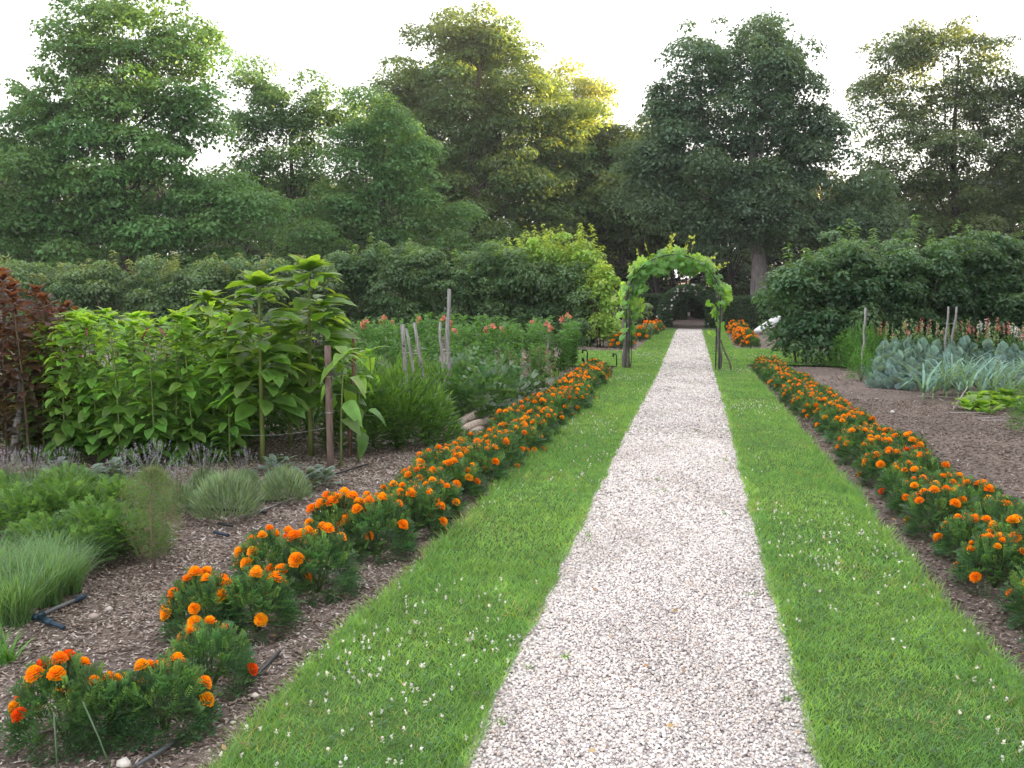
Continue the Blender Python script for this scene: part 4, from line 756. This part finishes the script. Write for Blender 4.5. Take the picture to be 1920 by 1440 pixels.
def lily(fl):
    g = Geo(); n = 300; st = [(rnd(-.22, .22), rnd(-.22, .22), rnd(.75, 1.05)) for _ in range(16)]
    for x, y, h in st:
        g.add(*_thin(np.array([x * .4, y * .4, 0]), np.array([x, y, h]), .004), (.1, .2, .05)); n = 46; f = rnd(.15, 1, n)[:, None]; a = rnd(0, 6.28, n)
        g.scatter(NARROW, np.array([x * .4, y * .4, 0]) * (1 - f) + np.array([x, y, h]) * f, np.c_[np.cos(a), np.sin(a), rnd(.2, .9, n)], rdir(n) * .4 + [0, 0, 1], rnd(.08, .14, n), vary((.06, .165, .045), n, .3) * (1 - f * .3) + np.array([.13, .26, .08]) * f * .4, wid=rnd(.13, .2, n))
    out = [('foliage', g.mesh('foliage', M_LEAF))]
    if fl:
        s = Geo()
        for j in range(fl): s = Geo(); x, y, h = st[j]; n = 9; s.scatter(LEAF, np.tile([x, y, h + .02], (n, 1)), rdir(n) + [0, 0, .3], rdir(n), .09, vary((.62, .24, .17), n, .15), wid=.12); out.append(('flower', s.mesh('flower', M_WHITE)))
    return out
LIL = [lily(0), lily(0), lily(2), lily(1)]; i = 0
for py, xs, tp in [(728, np.linspace(700, 1000, 7), 640), (708, np.linspace(650, 1045, 9), 612), (695, np.linspace(640, 1065, 9), 600), (684, np.linspace(660, 1070, 9), 594)]:
    for x in xs:
        x = x + rnd(-12, 12); sc = ht(x, py, tp + rnd(-6, 8)) / .98; inst(LIL[R.randint(4) if tp < 620 else R.randint(2)], 'lily_clump', '%s lily clump of the bed before the dark hedge, front left to back right' % ORD[i], 'lily', gp(x, py + rnd(-3, 3)), sc, 'lilies in the bed before the dark hedge'); i += 1
ROS = bushy(.35, .7, 420, LEAF, .06, (.10, .13, .09), (.25, .13, .09), mat=M_LEAF)
for x, py, tp, lab in [(1010, 718, 640, 'grey-leaved rose bush with reddish shoots by the stubby stake'), (950, 715, 650, 'small rose bush with coppery shoots left of the stubby stake')]:
    inst(ROS, 'rose_bush', lab, 'rose', gp(x, py), ht(x, py, tp) / .7, 'rose bushes at the end of the lily bed')
inst([('leaves', tuft(60, .4, .7, .012, (.2, .36, .07), BL2, .06).mesh('leaves', M_THIN))], 'iris_tuft', 'pale striped leaf tuft at the edge of the rose bushes', 'iris', gp(1042, 706), 1.0)
# ------------------------------------------------------------------ right beds
KAL = [rosette(85, .155, CUP, (.2, .31, .29), M_MATTE, 1.3, h=.42, rad=.2) for _ in range(3)]
i = 0
for py, xs, s in [(728, np.linspace(1650, 1735, 5), 1.05), (712, np.linspace(1645, 1800, 7), 1.2), (700, np.linspace(1650, 1930, 12), 1.3)]:
    for x in xs: inst(KAL[i % 3], 'cabbage_plant', '%s blue-green cabbage plant, counting from the front left corner of the vegetable bed' % ORD[i], 'cabbage', gp(x + rnd(-6, 6), py + rnd(-3, 3)), s * rnd(.9, 1.1), 'blue-green cabbages in the right bed'); i += 1
def leek():
    g = Geo(); n = 13; a = np.arange(n) * pi + rnd(-.7, .7, n); tl = rnd(.15, .9, n); g.scatter(BL3, np.tile([0, 0, .06], (n, 1)), np.c_[np.cos(a) * tl, np.sin(a) * tl, np.ones(n)], np.c_[-np.cos(a), -np.sin(a), tl], rnd(.4, .62, n), vary((.2, .33, .27), n, .2), wid=rnd(.02, .032, n))
    s = Geo(); s.tube([(0, 0, -.02), (0, 0, .14)], [.014, .012], (.4, .5, .3), 7); return [('leaves', g.mesh('leaves', M_MATTE)), ('shank', s.mesh('shank', M_STEM, True))]
LEE = [leek() for _ in range(4)]; i = 0
for py, xs in [(746, np.linspace(1732, 1900, 9)), (738, np.linspace(1745, 1940, 10)), (729, np.linspace(1765, 1950, 9)), (720, np.linspace(1800, 1950, 7))]:
    for x in xs: inst(LEE[i % 4], 'leek_plant', '%s leek of the arching blue-green rows, counting from the front left' % ORD[i], 'leek', gp(x + rnd(-5, 5), py + rnd(-2, 2)), rnd(1.15, 1.45), 'leeks in the right bed'); i += 1
SQ = [rosette(26, .17, ROUND, (.2, .36, .07), M_THIN, .8, h=.16, rad=.14) for _ in range(2)]
for i, (x, py) in enumerate([(1815, 768), (1845, 772), (1870, 762), (1895, 768), (1830, 756), (1860, 752), (1885, 750)]):
    inst(SQ[i % 2], 'chard_plant', '%s light green leafy chard plant of the patch below the leeks' % ORD[i], 'chard', gp(x, py), rnd(.8, 1.1), 'light green chard by the cane edging')
def spike(col, n=14):
    g = Geo(); out = []
    for _ in range(n):
        x, y = rnd(-.25, .25, 2); h = rnd(.75, 1.05); g.add(*_thin(np.array([x, y, 0]), np.array([x, y, h]), .005), (.16, .25, .1)); m = 22; f = rnd(.05, .75, m)[:, None]
        g.scatter(NARROW, np.array([x, y, h]) * [1, 1, 0] + np.c_[np.zeros((m, 2)), f * h], rdir(m) + [0, 0, .8], rdir(m), rnd(.08, .14, m), vary((.1, .2, .08), m, .3), wid=rnd(.15, .22, m))
        m = 16; f = rnd(.8, 1.03, m)[:, None]; s = Geo(); out.append(s); s.scatter(LEAF, np.c_[np.full((m, 2), (x, y)), f * h], rdir(m), rdir(m), .038, vary(col, m, .2), wid=.05)
    return [('foliage', g.mesh('foliage', M_LEAF))] + [('flower_spike', s.mesh('flower_spike', M_WHITE)) for s in out]
SPK = [spike((.3, .42, .18)), spike((.62, .26, .2), 9), spike((.36, .46, .22), 10), spike((.7, .4, .36), 9), spike((.72, .72, .66), 8)]
for i, x in enumerate(np.linspace(1632, 1950, 17)):
    k = [0, 1, 0, 2, 1, 0, 3, 2, 0, 1, 4, 2, 1, 4, 0, 3, 1][i]; inst(SPK[k], 'snapdragon_clump', '%s clump from the left of %s flower spikes behind the cabbages' % (ORD[i], ['pale green', 'salmon', 'greenish', 'pink', 'white'][k]), 'snapdragon', gp(x, 690 + rnd(-5, 5)), ht(x, 690, 607 + rnd(-6, 6)) / .98, 'flower spikes behind the cabbages')
FER = [bushy(.3, .9, 1300, NARROW, .07, (.07, .19, .05), (.15, .32, .09), mat=M_THIN) for _ in range(2)]
for x, py, tp, lab in [(1614, 714, 640, 'low ferny plant in front of the lone grey stake'), (1585, 690, 605, 'tall ferny green plant at the left corner of the right bed'), (1612, 694, 590, 'tallest ferny plant left of the lone grey stake'), (1640, 690, 600, 'ferny plant right of the lone grey stake'), (1600, 682, 620, 'ferny plant at the back against the hedge foot'), (1935, 812, 690, 'feathery green plant cut by the right edge of the picture')]:
    inst(FER[R.randint(2)], 'asparagus_fern', lab, 'asparagus', gp(x, py), ht(x, py, tp) / .9, 'ferny asparagus plants')
BG = tuft(700, 1.1, .4, .014, (.1, .22, .14), BL2, .3, mat=M_LEAF)
inst([('leaves', BG.mesh('leaves', M_LEAF))], 'ornamental_grass', 'blue-green fountain grass right of the vine arch before the low hedge', 'ornamental grass', gp(1402, 612), 1.0)
for i, (x, py, s) in enumerate([(1450, 604, 1.2), (1475, 606, 1.3), (1420, 604, .8)]):
    inst(FER[i % 2], 'leafy_perennial', ['leafy plant behind the white sheet', 'leafy plant against the right hedge end behind the white sheet', 'low leafy plant between fountain grass and white sheet'][i], 'perennial', gp(x, py), s, 'leafy plants near the white sheet')
# white sheet, canes, stones, pipes
g = Geo(); P0 = gp(1432, 628); Zs = depth(P0)
q = [at(1416, 622, Zs), at(1428, 619, Zs), at(1440, 612, Zs + .3), at(1452, 602, Zs + .5), at(1463, 594, Zs + .6)]; q = np.array(q) - P0
T0 = Geo(); T0.tube(q, [.13, .16, .2, .16, .08], (.78, .8, .82), 12); V = T0.V[0]; V = V + .035 * np.sin(V[:, [1, 2, 0]] * 37) + R.normal(size=V.shape) * .012
g.add(V, T0.F[0], (.78, .8, .82)); solo('white_sheet', g.mesh('white_sheet', M_CLOTH, True), 'crumpled white cover sheet slumped against the end of the right hedge', 'sheet', P0)
for i, (a, b, lab) in enumerate([((1786, 772), (1815, 726), 'bent pale cane standing at the corner of the chard patch'), ((1782, 775), (1850, 776), 'pale cane lying along the front of the chard'), ((1832, 786), (1905, 784), 'pale cane lying nearest the camera before the chard'), ((1842, 790), (1900, 791), 'pale cane just in front of the double canes'), ((1720, 744), (1800, 747), 'dark cane edging the foot of the leeks'), ((1788, 764), (1788, 772), 'short cane peg by the chard')]):
    pa = gp(*a); pb_ = gp(*b) if i else at(b[0], b[1], depth(pa)); d = pb_ - pa; g = Geo(); g.tube([(0, 0, .01), d * .5 + [0, 0, .015], d + [0, 0, .01]], .008, (.38, .34, .33), 6); solo('garden_cane', g.mesh('garden_cane', M_WOOD, True), lab, 'cane', pa, group='canes round the chard patch')
for i, (x, py, s, c, lab) in enumerate([(583, 1245, .014, (.7, .66, .6), 'small white stone in the soil strip beside the left lawn'), (478, 1308, .02, (.66, .6, .52), 'round cream stone beside the fourth marigold'), (437, 1357, .012, (.55, .5, .44), 'small cream stone near the lawn corner'), (470, 1414, .02, (.5, .42, .3), 'tan stone lying in the left lawn near the bottom'), (624, 1338, .016, (.6, .62, .64), 'pale stone in the left lawn'), (690, 1345, .018, (.6, .6, .6), 'pale grey stone in the left lawn, right of another'), (876, 1213, .02, (.55, .48, .4), 'light brown stone in the left lawn near the gravel'), (204, 1145, .022, (.5, .46, .42), 'cream stone behind the pipe joint'), (175, 1160, .03, (.4, .34, .3), 'flat brownish stone right of the pipe joint'), (1620, 705, .07, (.62, .62, .64), 'white rock at the left foot of the cabbages'), (1673, 774, .035, (.75, .74, .72), 'white flake lying on the bare soil of the right bed'), (232, 1438, .03, (.6, .56, .52), 'cream stone at the foot of the nearest marigolds')]):
    g = Geo(); T = rock(40 + i, .55); g.add(T[0] * s, T[1], c); p = gp(x, py); solo('stone', g.mesh('stone', M_STONE, True), lab, 'stone', p + [0, 0, s * .4 + (.02 if 'lawn' in lab and 'soil' not in lab and 'corner' not in lab else 0)], group='loose stones')
def hose(label, pts, r=.008, col=(.02, .022, .025), lift=.008, name='drip_hose', joint=None):
    P = np.array([gp(*p) for p in pts]); g = Geo(); base = P[0].copy(); Q = P - base; Q[:, 2] += lift
    for k in range(len(pts)): Q[k, 2] += pts[k][2] if len(pts[k]) > 2 else 0
    g.tube(Q, r, col, 8); t = thing(name, label, 'hose', base, 0, 'drip irrigation hoses'); part('pipe', g.mesh('pipe', M_PLAST, True), t)
    for j in (joint or []):
        g = Geo(); a = Q[j]; d = unit(Q[min(j + 1, len(Q) - 1)] - Q[max(j - 1, 0)]); g.tube([a - d * .03, a + d * .03], r * 1.6, (.02, .05, .08), 10); part('coupling', g.mesh('coupling', M_PLAST, True), t)
_gp = gp
def gp(*a): return _gp(a[0], a[1])
hose('grey drip pipe running out of the chives to a black end cap', [(72, 1158), (112, 1140), (150, 1124)], .009, (.16, .17, .18), joint=[2, 0])
hose('dark blue-black pipe end lying below the chives', [(62, 1156), (90, 1168), (120, 1180)], .010, (.015, .04, .07), joint=[1])
hose('black pipe piece by the herb bed, nearer of the two on the mulch', [(402, 1000), (428, 1006)], .011, (.02, .035, .06))
hose('black pipe piece lying beyond the nearer one on the mulch', [(410, 984), (436, 988)], .009)
hose('grey drip pipe running from the mulch to the round lavender', [(450, 972), (500, 956), (545, 938), (572, 932)], .007, (.24, .23, .22))
hose('black drip pipe between the two lavender mounds', [(466, 942), (515, 940), (540, 938)], .009)
hose('black drip pipe behind the front lavender mound', [(360, 955), (420, 958), (500, 962)], .008)
hose('black drip pipe at the foot of the nearest marigolds', [(255, 1440), (300, 1413), (345, 1385)], .007, (.1, .11, .12))
hose('black drip pipe between the fourth and sixth marigolds', [(465, 1285), (500, 1250), (525, 1225)], .006, (.05, .055, .06))
hose('thin black pipe at the foot of the square brown post', [(560, 898), (630, 890), (690, 872)], .008)
hose('pale thin pipes beside the far mulch strip', [(975, 722), (995, 718), (1015, 717)], .01, (.4, .4, .42))
hose('pale pipe end beside the peonies', [(930, 783), (945, 776)], .01, (.3, .3, .3))
def standpipe(label, px, py, tp, arm):
    p = gp(px, py); h = ht(px, py, tp); g = Geo(); g.tube([(0, 0, -.05), (0, 0, h - .03), (-.02, 0, h), (-arm, 0, h)], [.014, .014, .015, .014], (.02, .02, .02), 8)
    t = thing('standpipe', label, 'water pipe', p, 0, 'black standpipes by the cross lawn'); part('riser', g.mesh('riser', M_PLAST, True), t); g = Geo(); g.tube([(-arm, 0, h + .02), (-arm, 0, h - .06)], .02, (.02, .02, .02), 8); part('outlet', g.mesh('outlet', M_PLAST, True), t)
standpipe('taller black standpipe with a bent top at the left lawn crossing', 1101, 692, 657, .1)
standpipe('short black pipe stub just left of the taller standpipe', 1095, 692, 672, .03)
standpipe('black standpipe with a bent top nearest the left arch leg', 1156, 690, 664, .07)
for b, tpx, tpy, lab in [((215, 1450), 155, 1315, 'thin green wire stake standing among the nearest marigolds, right one'), ((108, 1450), 101, 1335, 'thin green wire stake among the nearest marigolds, left one')]:
    p = gp(*b); d = at(tpx, tpy, depth(p) + .05) - p; g = Geo(); g.tube([(0, 0, -.02), d * .5, d], .0028, (.07, .13, .06), 6); solo('wire_stake', g.mesh('wire_stake', M_STEEL, True), lab, 'stake', p, group='green wire stakes')
# thin evening haze in the air
hb = Geo(); hb.box((0, 60, 15), (380, 300, 36), (1, 1, 1)); me = bpy.data.materials.new('haze_air'); me.use_nodes = True; tt_ = me.node_tree; tt_.nodes.clear()
vo_ = tt_.nodes.new('ShaderNodeVolumePrincipled'); vo_.inputs['Density'].default_value = .00048; vo_.inputs['Color'].default_value = (.95, .96, 1, 1); vo_.inputs['Anisotropy'].default_value = .3
oo_ = tt_.nodes.new('ShaderNodeOutputMaterial'); tt_.links.new(vo_.outputs[0], oo_.inputs['Volume']); solo('haze', hb.mesh('haze', me), kind='stuff')
